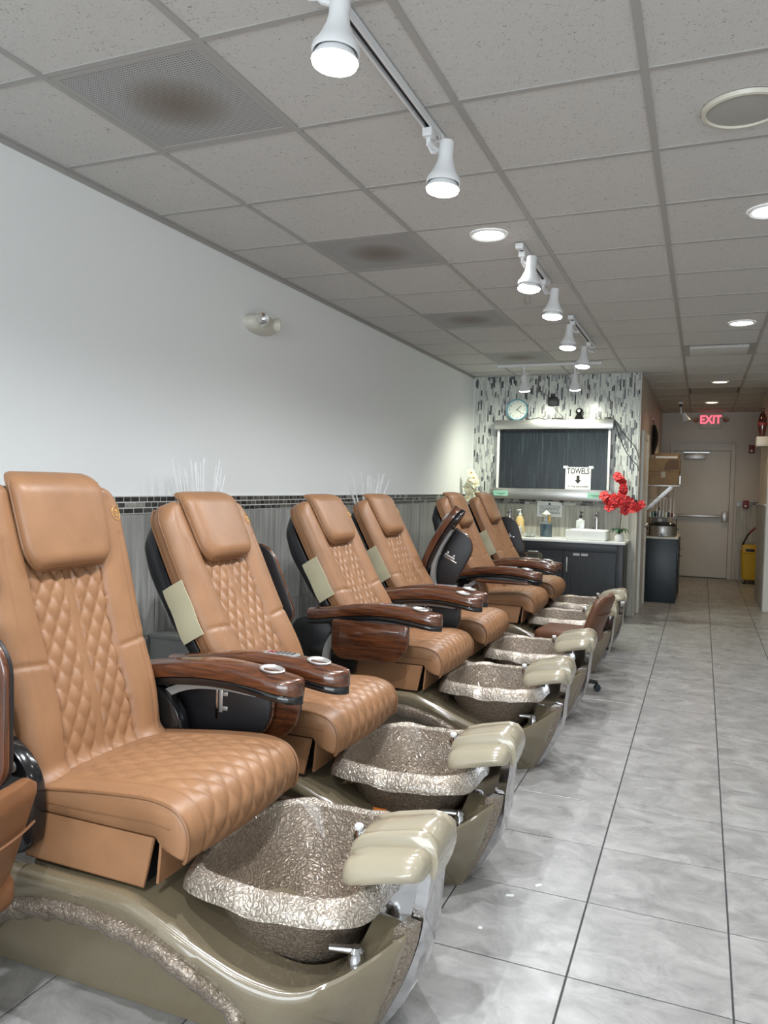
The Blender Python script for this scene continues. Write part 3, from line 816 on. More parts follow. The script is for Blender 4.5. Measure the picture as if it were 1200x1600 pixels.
def shell_mesh():
    q = MB(); rings = []; n = 44
    SH = .845
    for i in range(n+1):
        s = -.02+(SH+.02)*i/n; s = min(s, SH-.002)
        w = lin([(0, .262), (.2, .280), (.5, .294), (SH, .294)], s); r = .17
        if s > SH-r: w = w-r*.9+r*.9*math.sqrt(max(0.003, 1-((s-(SH-r))/r)**2))
        dp = interp([(-.02, .03), (.25, .035), (.45, .07), (.62, .088), (.72, .07), (SH, .0)], s)
        x0 = bcurve(max(0, s))-.086
        ring = []
        for k in range(17):
            a = PI*k/16; c = math.cos(a); sn = math.sin(a)
            ring.append((x0-.02-dp*sn**.55, w*math.copysign(abs(c)**.5, c), s))
        ring += [(x0, -w*.97, s), (x0, 0, s), (x0, w*.97, s)]
        rings.append(ring)
    q.loft(rings, 'blackleather'); return q.mesh('back_shell', True, 50)
def flap_mesh():
    q = MB()
    rings = []
    for i in range(9):
        s = .325+.22*i/8; x0 = bcurve(s)
        y = -.302 - .003*math.sin(i*1.1)
        rings.append([(x0-.115, y-.001, s+.0), (x0-.07, y-.003, s+.004), (x0-.02, y+.004, s+.008), (x0-.02, y+.008, s+.008), (x0-.07, y+.001, s+.004), (x0-.115, y+.003, s)])
    q.loft(rings, 'khaki'); return q.mesh('side_flap', True, 60)
def side_frame_mesh(s):
    q = MB()
    P = [(-1.98, .372), (-1.60, .372), (-1.58, .52), (-1.60, .62), (-1.70, .70), (-1.86, .71), (-1.97, .66)]
    P = [(p.x, p.y) for p in smoothpoly([(a, c, 0) for a, c in P], 2, True)]
    y0, y1 = (.288, .338)
    q.prism(P, s*y0, s*y1, 'black', bev=.008)
    q.lathe([(.0, 0), (.017, 0), (.017, .006), (.010, .009), (0, .009)], 'silver', 14, T=Matrix.Translation((-1.66, s*y1, .625)) @ Matrix.Rotation(-s*PI/2, 4, 'X'))
    return cmesh(q, 'side_frame', 40)
# ---- armrest in pivot coordinates (pivot at origin, arm along +x)
AL = .66
def arm_z(x): return sum(lin([(-.06, .012), (.12, .050), (.30, .073), (.45, .072), (.56, .056), (.66, .034)], x+.12*k/6) for k in range(-6, 7))/13
def arm_w(x):
    w = lin([(-.06, .040), (.1, .052), (.35, .060), (.55, .062), (.66, .058)], x)
    if x > AL-.075: w *= math.sqrt(max(.02, 1-((x-(AL-.075))/.075)**2))
    return w
def arm_rings(z0, z1, crown, grow=0):
    rings = []
    xs = [-.06+.56*i/20 for i in range(21)]+[.5+.16*math.sin(PI/2*i/14) for i in range(1, 15)]
    for x in xs:
        x = min(x, AL-.0008); w = arm_w(x)+grow; zc = arm_z(x)
        ring = [(x, -w*.96, zc+z0), (x, -w, zc+z0+(z1-z0)*.3), (x, -w*.97, zc+z0+(z1-z0)*.75), (x, -w*.82, zc+z1*.96), (x, -w*.45, zc+z1+crown*.8), (x, 0, zc+z1+crown),
                (x, w*.45, zc+z1+crown*.8), (x, w*.82, zc+z1*.96), (x, w*.97, zc+z0+(z1-z0)*.75), (x, w, zc+z0+(z1-z0)*.3), (x, w*.96, zc+z0)]
        rings.append(ring)
    return rings
def arm_mesh():
    q = MB(); q.loft(arm_rings(-.028, .018, .009), 'wood'); return q.mesh('armrest', True, 60)
def arm_under_mesh():
    q = MB(); rings = []
    for r in arm_rings(-.056, -.027, 0, -.007): rings.append([(x, y, z) for x, y, z in r])
    q.loft(rings, 'black'); return q.mesh('arm_underside', True, 50)
def cup_mesh():
    q = MB(); x = AL-.115; z = arm_z(x)+.026; T = T3(x, 0, z) @ Matrix.Rotation(math.atan2(arm_z(x-.04)-arm_z(x+.04), .08), 4, 'Y')
    q.lathe([(.030, -.004), (.041, .001), (.042, .005), (.038, .007), (.034, .003), (.026, -.001), (.012, -.0025), (0, -.003)], 'silver', 28, T=T, cap0=False)
    return q.mesh('cup_holder', True, 60)
def pad_ctrl_mesh():
    q = MB(); x0 = .345; z = arm_z(x0+.05)+.0235
    P = rrect(x0-.015, x0+.125, -.022, .022, .02)
    q.prism(P, z-.004, z+.0035, 'greyband', 'xy', bev=.002)
    for k in range(6):
        for j in (-1, 1):
            q.box(x0+.004+k*.018, x0+.016+k*.018, j*.009-.005, j*.009+.005, z+.003, z+.0052, 'charcoal' if k > 1 else 'redbox', bev=.001, seg=1)
    return q.mesh('control_pad')
def band_mesh():
    q = MB(); rings = []
    pts = smoothpoly([(.50, -.001, 0), (.36, .012, 0), (.22, 0, 0), (.10, -.06, 0), (.045, -.15, 0), (.04, -.24, 0)], 3)
    for i, p in enumerate(pts):
        a = pts[max(0, i-1)]; c = pts[min(len(pts)-1, i+1)]; t = (c-a).normalized(); nx, nz = -t.y, t.x
        h = .006+.016*(i/len(pts))
        rings.append([(p.x+nx*h, -.022, p.y+nz*h), (p.x+nx*h, .022, p.y+nz*h), (p.x-nx*h, .022, p.y-nz*h), (p.x-nx*h, -.022, p.y-nz*h)])
    q.loft(rings, 'greyband'); return q.mesh('support_band', True, 40)
TRAY = rrect(.10, .515, -.185, .010, [.02, .02, .07, .12], 7)
def tray_mesh(s):
    q = MB(); y = .062
    q.prism(TRAY, s*(y), s*(y+.020), 'wood', bev=.008)
    inn = [(.31+(a-.31)*.80, -.09+(c+.09)*.72) for a, c in TRAY]
    q.prism(inn, s*(y+.018), s*(y+.0225), 'wood', bev=.004)
    return q.mesh('tray', True, 45)
def tray_inner_mesh(s):
    q = MB(); y = .062
    inn = [(.31+(a-.31)*.98, -.09+(c+.09)*.97) for a, c in TRAY]
    q.prism(inn, s*(y), s*(y-.012), 'blackmatte', bev=.003)
    return q.mesh('tray_lining', True, 45)
def hinge_mesh(s):
    q = MB(); y = s*.048
    q.box(.295, .307, min(y, y+s*.01), max(y, y+s*.01), -.125, .0, 'chrome', bev=.003)
    q.box(.31, .325, min(y, y+s*.01), max(y, y+s*.01), -.10, -.02, 'silver', bev=.003)
    for zz in (-.035, -.085): q.box(.322, .345, min(y, y+s*.008), max(y, y+s*.008), zz-.008, zz+.008, 'silver', bev=.003)
    return q.mesh('hinge')

def R3(axis, a): return Matrix.Rotation(a, 4, axis)
def T3(*p): return Matrix.Translation(p)
def chair(y, label, rec=20, hx=-1.60, hz=.53, yaw=0, slide=0, lift=(0, 0), tray=('down', 'down'), armx=(0, 0), armz=(0, 0)):
    t = thing('pedicure_chair', label, 'pedicure chair', (CH0, y, 0), 0, 'pedicure chairs along the left wall')
    def part(name, key, fn, mat=None, parent=t, **pr):
        o = obj(name, cached(key, fn), parent, **pr)
        if mat is not None: o.matrix_basis = mat
        return o
    part('base', 'hull', hull_mesh); part('kick_panel', 'kick', kick_mesh)
    for s in (-1, 1):
        part('arch_trim', ('arch', s), lambda s=s: arch_mesh(s)); part('prow_trim', ('prow', s), lambda s=s: prow_trim_mesh(s))
    part('chrome_plate', 'cplate', chrome_plate_mesh); part('footrest_neck', 'neck', neck_mesh)
    sd = part('footrest_saddle', 'saddle', saddle_mesh)
    for s in (-1, 1): part('footrest_pad', ('pad', s), lambda s=s: pad_mesh(s))
    part('basin', 'bowl', bowl_mesh); part('faucet_handle', 'faucet', faucet_mesh); part('sprayer', 'sprayer', sprayer_mesh)
    U = T3(slide, 0, 0) @ T3(-1.45-CH0, 0, 0) @ R3('Z', math.radians(yaw)) @ T3(1.45+CH0, 0, 0)
    sc = part('seat_cushion', 'seat', seat_mesh, U); part('piping', 'seatpipe', seat_piping_mesh, parent=sc)
    for s in (-1, 1): part('seam', ('seatseam', s), lambda s=s: seat_seam_mesh(s), parent=sc)
    part('seat_skirt', 'skirt', skirt_mesh, U); part('seat_box', 'under', under_mesh, U)
    for s in (-1, 1): part('side_frame', ('sf', s), lambda s=s: side_frame_mesh(s), U)
    B = U @ T3(hx-CH0, 0, hz) @ R3('Y', -math.radians(rec))
    bc = part('back_cushion', 'back', back_mesh, B)
    for s in (-1, 1):
        for nm, off in (('piping', -.030), ('seam', -.066)): part(nm, ('backpipe', s, off), lambda s=s, off=off: back_piping_mesh(s, off), parent=bc)
    part('emblem', 'emblem', emblem_mesh, parent=bc)
    hp = part('head_pillow', 'pillow', pillow_mesh, B); part('piping', 'pillowpipe', pillow_piping_mesh, parent=hp)
    part('back_shell', 'shell', shell_mesh, B); part('side_flap', 'flap', flap_mesh, B, label='khaki cloth flap')
    for k, s in enumerate((-1, 1)):
        A = U @ T3(-1.735-CH0+armx[k], s*.337, .70+armz[k]) @ R3('Y', -math.radians(lift[k]))
        ar = part('armrest', 'arm', arm_mesh, A)
        part('arm_underside', 'armu', arm_under_mesh, parent=ar); part('cup_holder', 'cup', cup_mesh, parent=ar); 
        if lift[k] < 80: part('support_band', 'band', band_mesh, parent=ar)
        if s < 0: part('control_pad', 'ctrl', pad_ctrl_mesh, parent=ar)
        if tray[k]:
            TA = A
            if tray[k] == 'open': TA = A @ T3(.06, s*.055, .0) @ R3('X', -s*math.radians(80)) @ T3(0, -s*.055, -.0)
            tr = part('tray', ('tray', s), lambda s=s: tray_mesh(s), TA)
            part('tray_lining', ('trayi', s), lambda s=s: tray_inner_mesh(s), parent=tr); part('hinge', ('hinge', s), lambda s=s: hinge_mesh(s), parent=tr)
    return t

CHAIRS = [
 dict(y=1.85, label='tan pedicure chair nearest the camera, gold emblem on its back, near armrest swung up', rec=15, hx=-1.65, lift=(90, 0), armx=(-.045, -.08), armz=(-.215, 0)),
 dict(y=2.70, label='second tan pedicure chair from the camera, far armrest swung up behind its back', rec=26, hx=-1.53, lift=(0, 113), armx=(0, -.07), armz=(0, -.10)),
 dict(y=3.93, label='third tan pedicure chair from the camera, wooden tray folded down at its side', rec=28, hx=-1.56, slide=-.02, armx=(-.05, -.03)),
 dict(y=4.80, label='fourth tan pedicure chair from the camera, black far armrest tilted up', rec=28, hx=-1.59, slide=-.02, lift=(0, 62), armx=(-.05, -.06), armz=(0, -.05)),
 dict(y=6.12, label='fifth tan pedicure chair from the camera, wooden tray opened flat beside its armrest', rec=26, hx=-1.515, slide=0, tray=('open', 'down')),
 dict(y=6.98, label='sixth and farthest tan pedicure chair, in front of the charcoal vanity', rec=26, hx=-1.49, lift=(0, 108), armx=(0, .06), armz=(0, -.10)),
]
for c in CHAIRS: chair(**c)

# ================================================================== STOOLS
def stool(label, loc, rz, mat, seat_z, back=True):
    t = thing('rolling_stool', label, 'stool', loc, rz, 'leather rolling stools')
    q = MB(); q.box(-.20, .20, -.18, .18, seat_z-.05, seat_z+.045, mat, bev=.035, seg=4); q.ob('seat', t)
    if back:
        q = MB(); rings = []
        for i in range(13):
            f = i/12; z = seat_z+.01+.285*f; xo = .17+.10*f
            w = .19*(math.sqrt(max(.4, 1-((f-.82)/.26)**2)) if f > .82 else 1)
            th = .075 if f < .85 else .075*math.sqrt(max(.2, 1-((f-.85)/.17)**2))
            ring = []
            for j in range(20):
                a = 2*PI*j/20; c, s_ = math.cos(a), math.sin(a)
                yy = w*math.copysign(abs(c)**.5, c); ring.append((xo+th*.5*math.copysign(abs(s_)**.6, s_)-.035*(yy/.19)**2, yy, z))
            rings.append(ring)
        q.loft(rings, mat); q.ob('backrest', t)
        q = MB(); q.tube([(.27-.035*(y/.19)**2, y, seat_z+.17) for y in [-.178+.356*k/12 for k in range(13)]], .004, mat, 5); q.ob('seam', t)
    q = MB(); q.lathe([(.022, .07), (.022, seat_z-.04)], 'chrome', 14); q.ob('gas_post', t)
    q = MB()
    for k in range(5):
        a = 2*PI*k/5+.3; q.tube([(0, 0, .085), (.20*math.cos(a), .20*math.sin(a), .062)], [.02, .013], 'black', 8)
    q.ob('star_base', t)
    for k in range(5):
        a = 2*PI*k/5+.3; q = MB()
        q.lathe([(0, -.010), (.024, -.010), (.026, -.004), (.026, .004), (.024, .010), (0, .010)], 'navy', 12, T=T3(.20*math.cos(a), .20*math.sin(a), .026) @ R3('Z', a+.6) @ R3('X', PI/2))
        q.tube([(.20*math.cos(a), .20*math.sin(a), .040), (.20*math.cos(a), .20*math.sin(a), .064)], .007, 'black', 6)
        q.ob('caster', t)
    return t
stool('brown leather stool with curved backrest between the fourth and fifth chairs', (-.82, 5.47, 0), -.12, 'brown', .385)
stool('rust leather stool at the left edge beside the nearest chair', (-1.705, 1.22, 0), .12, 'rust', .375)

# ================================================================== TRACK LIGHTS
def lamp_light(name, parent_loc, power, col, size=1.9, rad=.045, rot=(0, 0, 0), blend=.6):
    l = bpy.data.lights.new(name, 'SPOT'); l.energy = power; l.color = col; l.spot_size = size; l.spot_blend = blend; l.shadow_soft_size = rad
    o = bpy.data.objects.new(name, l); COL.objects.link(o); o.location = parent_loc; o.rotation_euler = rot
    return o
def track(label, p0, p1):
    t = thing('light_track', label, 'light track', ((p0[0]+p1[0])/2, (p0[1]+p1[1])/2, H), 0)
    d = Vector((p1[0]-p0[0], p1[1]-p0[1], 0)); l = d.length/2; a = math.atan2(d.y, d.x)
    q = MB(); T = R3('Z', a)
    q.box(-l, l, -.018, -.010, -.026, -.0005, 'whitem', T=T); q.box(-l, l, .010, .018, -.026, -.0005, 'whitem', T=T); q.box(-l, l, -.010, .010, -.006, -.0005, 'whitem', T=T)
    q.ob('rail', t, smooth=False)
    q = MB(); q.box(-l+.005, l-.005, -.010, .010, -.012, -.006, 'blackmatte', T=T); q.ob('conductor_slot', t, smooth=False)
    for e0, e1 in ((-l-.015, -l+.03), (l-.03, l+.015)): q = MB(); q.box(e0, e1, -.021, .021, -.030, -.0005, 'whitem', bev=.003, T=T); q.ob('end_cap', t)
def lamp_parts():
    q = MB(); q.box(-.018, .018, -.03, .03, -.056, -.026, 'whitem', bev=.003); q.box(-.008, .008, -.012, .012, -.085, -.054, 'whitem', bev=.002); q.tube([(0, 0, -.08), (.012, 0, -.105), (.05, 0, -.11)], .008, 'whitem', 8); a = q.mesh('adapter')
    q = MB(); q.lathe([(0, 0), (.024, .0), (.026, -.004), (.026, -.055), (.030, -.075), (.046, -.112), (.058, -.128), (.060, -.142), (.056, -.146), (.052, -.142), (.044, -.118), (0, -.10)], 'whitem', 28); s = q.mesh('shade', True, 50)
    q = MB(); q.lathe([(.030, -.118), (.046, -.140), (.056, -.158), (.058, -.164)], 'whitem', 28, cap0=True, cap1=False); rim = q.mesh('bulb_body')
    q = MB(); q.lathe([(.0575, -.164), (.055, -.172), (.040, -.179), (.02, -.182), (0, -.183)], 'bulb', 28, cap0=True, cap1=False); f = q.mesh('bulb_face', True, 80)
    return a, s, rim, f
def track_lamp(label, bulb, mount, tilt=(0, 0), power=TRACK_POWER, col=TRACK_COL, spread=2.72):
    t = thing('track_lamp', label, 'track light', (mount[0], mount[1], H), 0, 'white track lamps on the ceiling')
    a, s, rm, f = cached('lamp', lamp_parts)
    dx, dy = bulb[0]-mount[0], bulb[1]-mount[1]
    ang = math.atan2(dy, dx)
    oa = obj('adapter', a, t, rot=(0, 0, 0))
    top = Vector((dx, dy, -.112))
    q = MB(); q.tube([(0, 0, -.07), (dx*.5, dy*.5, -.12), (dx, dy, -.14)], .009, 'whitem', 8); q.ob('bracket', t)
    o = obj('shade', s, t, loc=top, rot=(tilt[0], tilt[1], 0))
    obj('bulb_body', rm, o); obj('bulb_face', f, o, label='lit white bulb face')
    wm = T3(mount[0], mount[1], H) @ T3(*top) @ Matrix.Rotation(tilt[1], 4, 'Y') @ Matrix.Rotation(tilt[0], 4, 'X')
    p = wm @ Vector((0, 0, -.205))
    lamp_light('track_lamp_light', p, power, col, spread, .022, (tilt[0], tilt[1], 0), 1)
track('white ceiling track nearest the camera, ending at the second lamp', (-.952, -1.0), (-.952, 2.80))
track('white ceiling track holding the third and fourth lamps', (-.945, 4.14), (-.945, 4.92))
track('short white ceiling track farther back with two lamps', (-.955, 5.95), (-.955, 7.22))
track('white ceiling track along the mosaic wall', (-2.05, 8.16), (-1.0, 8.16))
LAMPS = [('track lamp nearest the camera at the top of the photo', (-.855, 1.74), (-.952, 1.74)), ('second track lamp from the front, at the end of the nearest track', (-.858, 2.60), (-.952, 2.68)),
         ('third track lamp from the front, above the third chair', (-.852, 4.02), (-.945, 4.22)), ('fourth track lamp from the front, above the fourth chair', (-.853, 4.70), (-.945, 4.82)),
         ('fifth track lamp from the front, left one on the short far track', (-.93, 5.76), (-.955, 6.05)), ('sixth track lamp from the front, at the far end of the short track', (-.95, 6.66), (-.955, 6.95))]
for (l, bp_, mp_), k in zip(LAMPS, (1, 1, .8, .68, .58, .55)): track_lamp(l, bp_, mp_, (-.04, .06), TRACK_POWER*k)
for y, l in ((.62, 'above the stool at the left edge'), (-.55, 'nearest the shop window')): track_lamp('added track lamp out of view '+l, (-.86, y), (-.952, y), (-.04, .06), TRACK_POWER, TRACK_COL, 2.6)  # unseen track lamps added to brighten the near left wall
track_lamp('left track lamp shining on the mosaic wall above the clock', (-1.775, 8.16), (-1.775, 8.16), (.3, 0), TRACK_POWER*.72, (.97, 1.0, .82), 2.8)
track_lamp('right track lamp shining on the mosaic wall above the dark panel', (-1.25, 8.16), (-1.25, 8.16), (.3, 0), TRACK_POWER*.72, (.97, 1.0, .82), 2.8)

def downlight(label, x, y, lens='dlens', power=DOWN_POWER, col=DOWN_COL, r=.095):
    t = thing('recessed_downlight', label, 'ceiling light', (x, y, H), 0, 'round recessed ceiling lights')
    q = MB(); q.lathe([(r-.018, -.002), (r-.006, -.007), (r, -.004), (r+.002, .004)], 'whitem', 32, cap0=False, cap1=False); q.ob('trim_ring', t)
    q = MB(); q.lathe([(r-.017, -.0015), (r-.05, -.004), (0, -.005)], lens, 32, cap0=False); q.ob('lens', t, ang=80)
    lamp_light('downlight_light', (x, y, H-.02), power, col, 2.6, r*.8, blend=.8)
downlight('round recessed light left of the track, above the third chair', -1.068, 3.96)
downlight('round recessed light cut by the right edge of the photo', .245, 4.02)
downlight('round recessed light on the right, in front of the ceiling air unit', .235, 6.58)
downlight('warm round recessed light in the hall ceiling before the dark vent', .149, 9.99, 'hlens', HALL_POWER, HALL_COL)
downlight('warm round recessed light closest to the exit sign', .082, 12.23, 'hlens', HALL_POWER, HALL_COL)
# unseen round lights added to fill the salon from its right and front
for x, y, l in ((1.9, .4, 'over the right side, nearest the street'), (1.9, 3.3, 'over the middle of the right side'), (1.9, 6.2, 'over the far end of the right side'), (.4, -1.6, 'near the shop window, on the right'), (-1.4, -1.6, 'near the shop window, by the left wall')):
    downlight('added round recessed light out of view '+l, x, y, power=DOWN_POWER*(3.3 if y < 3.5 else 2.2))
b = MB(); t = thing('ceiling_speaker', 'round grey speaker set in the ceiling at the top right', 'speaker', (.085, 2.93, H))
q = MB(); q.lathe([(.118, -.004), (.122, -.012), (.132, -.010), (.136, .003)], 'cream', 40, cap0=False, cap1=False); q.ob('rim', t)
q = MB(); q.lathe([(.119, -.005), (.08, -.009), (0, -.010)], 'speaker', 40, cap0=False); q.ob('grille', t, ang=80)
# ceiling cassette and dark hall vent
x0, x1, y0, y1 = ct(3, 9)
t = thing('air_unit', 'ceiling air unit with a dark slot, in the tile row behind the right downlight', 'air unit', ((x0+x1)/2, (y0+y1)/2, H))
h = CT/2-.013
q = MB(); q.box(-h, h, -h, h, .001, .012, 'tee'); q.ob('frame', t, smooth=False)
q = MB(); q.box(-h+.05, h-.05, -h+.05, h-.12, -.022, .001, 'ceil_tile', bev=.004); q.ob('cover', t)
q = MB(); q.box(-h+.05, h-.05, h-.11, h-.06, -.004, .001, 'blackmatte'); q.ob('slot', t, smooth=False)
x0, x1, y0, y1 = ct(3, 14)
t = thing('ceiling_vent', 'dark grey vent in the hall ceiling between two warm lights', 'air vent', ((x0+x1)/2, (y0+y1)/2, H), 0, 'perforated ceiling vents')
q = MB(); q.box(-h, h, -h, h, .001, .006, 'stem'); q.ob('panel', t, smooth=False)
q = MB()
for k in range(8): q.box(-h+.02, h-.02, -h+.03+k*.07, -h+.06+k*.07, -.003, .001, 'bronze')
q.ob('louvres', t, smooth=False)
t = thing('fire_sprinkler', 'small sprinkler head hanging below the ceiling near the third lamp', 'sprinkler', (-1.07, 4.95, H))
q = MB(); q.lathe([(0, 0), (.035, -.001), (.033, -.008), (.012, -.010), (.010, -.09), (0, -.09)], 'steel', 16); q.ob('escutcheon', t)
q = MB(); q.tube([(-.018, 0, -.085), (-.02, 0, -.105), (0, 0, -.125), (.02, 0, -.105), (.018, 0, -.085)], .004, 'steel', 6); q.lathe([(0, -.125), (.026, -.125), (.026, -.128), (0, -.129)], 'steel', 12); q.ob('deflector', t)
# emergency light on left wall
t = thing('emergency_light', 'cream twin-head emergency light high on the left wall', 'emergency light', (XL, 4.12, 2.345))
q = MB(); rings = []
for d, k in ((0, 1), (.035, 1), (.06, .93), (.08, .75), (.088, .4)):
    rings.append([(d, k*.145*math.copysign(abs(math.cos(a))**.8, math.cos(a)), k*.058*math.copysign(abs(math.sin(a))**.8, math.sin(a))) for a in [2*PI*j/28 for j in range(28)]])
q.loft(rings, 'lampshell'); q.ob('housing', t, ang=60)
for s, rz in ((-1, -.75), (1, .75)):
    T = T3(.085, s*.085, .012) @ R3('Z', rz) @ R3('Y', PI/2)
    q = MB(); q.lathe([(.020, -.04), (.040, -.005), (.044, .018), (.041, .022), (.038, .018)], 'lampshell', 22, T=T, cap1=False); hd = q.ob('lamp_head', t)
    q = MB(); q.lathe([(.039, .017), (.025, .004), (.010, -.006), (0, -.008)], 'reflector', 22, T=T, cap0=False); q.ob('reflector', hd)

# ================================================================== MOSAIC WALL FITTINGS
PX = .5
YW = YA-.014
t = thing('water_wall', 'steel framed dark water panel hanging on the mosaic wall', 'wall fountain', (-1.59, YW, 1.265))
q = MB(); q.box(-.665, .665, -.15, 0, .80, .905, 'steel', bev=.004); q.ob('top_hood', t)
q = MB(); q.box(-.69, .675, -.17, 0, .0, .125, 'steel', bev=.004); q.ob('basin_tray', t)
q = MB(); q.box(-.612, .612, -.07, -.01, .125, .80, 'waterpanel'); q.ob('wet_panel', t, smooth=False)
for s in (-1, 1):
    q = MB(); q.box(s*.624-.012, s*.624+.012, -.10, 0, .125, .80, 'white', bev=.002); q.ob('side_trim', t)
for x in (-.56, .50):
    q = MB(); q.box(x-.085, x+.085, -.1715, -.1702, .035, .095, 'mint')
    q.box(x-.05, x+.06, -.1722, -.1714, .062, .066, 'ink'); q.box(x-.03, x+.04, -.1722, -.1714, .050, .053, 'ink')
    q.ob('mint_label', t, smooth=False, label='mint green taped label')
t = thing('towels_sign', 'white paper sign reading TOWELS on the dark water panel', 'sign', (-1.295, YW-.072, 1.392))
q = MB(); q.box(-.14, .14, -.003, -.0005, 0, .25, 'paper'); q.ob('sheet', t, smooth=False)
for s_, size, z in (('TOWELS', .090, .203), ('IN THE DRAWERS', .030, .030)):
    me = text_mesh(s_, size, 'ink', .0006, sx=.70 if size > .05 else .95, bold=.0022 if size > .05 else .0006); obj('lettering', me, t, (0, -.0038, z), (PI/2, 0, 0))
q = MB(); q.prism([(-.017, .155), (.017, .155), (.017, .105), (.036, .105), (0, .062), (-.036, .105), (-.017, .105)], -.0042, -.003, 'ink'); q.ob('arrow', t, smooth=False)
for x in (-.14, .14):
    q = MB(); q.box(x-.025, x+.025, -.0036, -.003, .235, .262, 'whitem'); q.ob('tape', t, smooth=False)
t = thing('notice_sheet', 'white notice with a small triangle on the tiled backsplash', 'sign', (-1.615, YA-.0155, 1.07))
q = MB(); q.prism([(-.142, 0), (.142, 0), (.142, .155), (.10, .172), (0, .178), (-.142, .178)], -.003, 0, 'paper'); q.ob('sheet', t, smooth=False)
q = MB(); q.prism([(-.018, .138), (.018, .138), (0, .165)], -.0045, -.003, 'ink')
random.seed(3)
for k in range(7):
    z = .122-k*.0145; x = -.115
    while x < .11:
        l = random.uniform(.012, .034); q.box(x, min(.12, x+l), -.0042, -.003, z, z+.0055, 'ink'); x += l+.006
q.ob('print', t, smooth=False, kind='stuff')
# clock on the hood
t = thing('wall_clock', 'round clock with teal rim standing on the steel hood', 'clock', (-2.013, YW-.05, 2.17+.125))
q = MB(); q.lathe([(.108, 0), (.112, .022), (.122, .024), (.125, .012), (.123, -.012), (0, -.012)], 'blueframe', 40, T=R3('X', PI/2), cap0=False); q.ob('rim', t)
q = MB(); q.lathe([(0, .004), (.112, .004)], 'face', 40, T=R3('X', PI/2), cap0=False, cap1=False); q.ob('dial', t, smooth=False)
for k in range(1, 13):
    a = PI/2-2*PI*k/12; me = cached(('num', k), lambda k=k: text_mesh(str(k), .03, 'ink', .0004)); obj('numeral', me, t, (.09*math.cos(a), -.0052, .09*math.sin(a)), (PI/2, 0, 0))
for nm, ang_, l, wd in (('hour_hand', 45, .066, .0035), ('minute_hand', -38, .078, .0026)):
    q = MB(); q.box(-.012, l, -.0085, -.0065, -wd, wd, 'ink', T=R3('Y', -math.radians(ang_))); q.ob(nm, t, smooth=False)
# plug adapter, camera, cables, small black items on hood
t = thing('power_adapter', 'black plug-in adapter in the outlet above the dark panel', 'power adapter', (-1.61, YW, 2.40))
q = MB(); q.box(-.04, .04, -.006, 0, -.075, .075, 'white', bev=.003); q.ob('outlet_plate', t)
q = MB(); q.box(-.055, .055, -.055, -.006, -.065, .035, 'blackmatte', bev=.008); q.box(-.025, .025, -.05, -.006, .035, .075, 'blackmatte', bev=.006); q.ob('adapter_body', t)
q = MB(); q.tube(smoothpoly([(0, -.045, -.062), (.02, -.05, -.10), (.09, -.05, -.17), (.15, -.06, -.222)], 2), .003, 'greyband', 6); q.ob('cord', t)
t = thing('security_camera', 'small round black camera standing on the steel hood', 'camera', (-1.303, YW-.08, 2.17))
q = MB(); q.lathe([(0, 0), (.055, 0), (.052, .02), (.035, .05), (.02, .06), (0, .06)], 'black', 20); q.ob('foot', t)
q = MB(); q.lathe([(0, .055), (.025, .06), (.04, .08), (.042, .10), (.03, .125), (0, .134)], 'black', 20); hd = q.ob('head', t)
q = MB(); q.lathe([(0, .002), (.015, .002), (.016, 0)], 'silver', 14, T=T3(0, -.042, .098) @ R3('X', PI/2)); q.ob('lens', hd)
t = thing('black_adapter', 'flat black adapter lying on the hood left of the camera', 'adapter', (-1.545, YW-.08, 2.17))
q = MB(); q.box(-.06, .06, -.03, .03, 0, .025, 'blackmatte', bev=.006); q.ob('body', t)
q = MB(); q.tube(smoothpoly([(-.06, 0, .01), (-.14, .0, .006), (-.2, -.02, .03), (-.26, .01, .02), (-.36, 0, .005)], 2), .004, 'blackmatte', 6); q.ob('cord', t)
t = thing('cable_box', 'small black box with trailing cables at the right end of the hood', 'cable box', (-.99, YW-.08, 2.17))
q = MB(); q.box(-.035, .035, -.025, .025, 0, .028, 'blackmatte', bev=.005); q.ob('body', t)
q = MB(); q.tube([(-.005, 0, .02), (-.004, 0, .085)], .004, 'blackmatte', 6); q.ob('aerial', t)
for k, pts in enumerate([[(.03, 0, .015), (.07, .03, .0), (.13, .06, -.10), (.22, .065, -.22), (.30, .07, -.30), (.333, .07, -.42)], [(.03, 0, .012), (.075, .03, -.03), (.10, .06, -.13), (.18, .065, -.33), (.26, .07, -.44), (.325, .07, -.50), (.333, .07, -.56)]]):
    q = MB(); q.tube(smoothpoly(pts, 2), .004, 'blackmatte', 6); q.ob('cable', t)

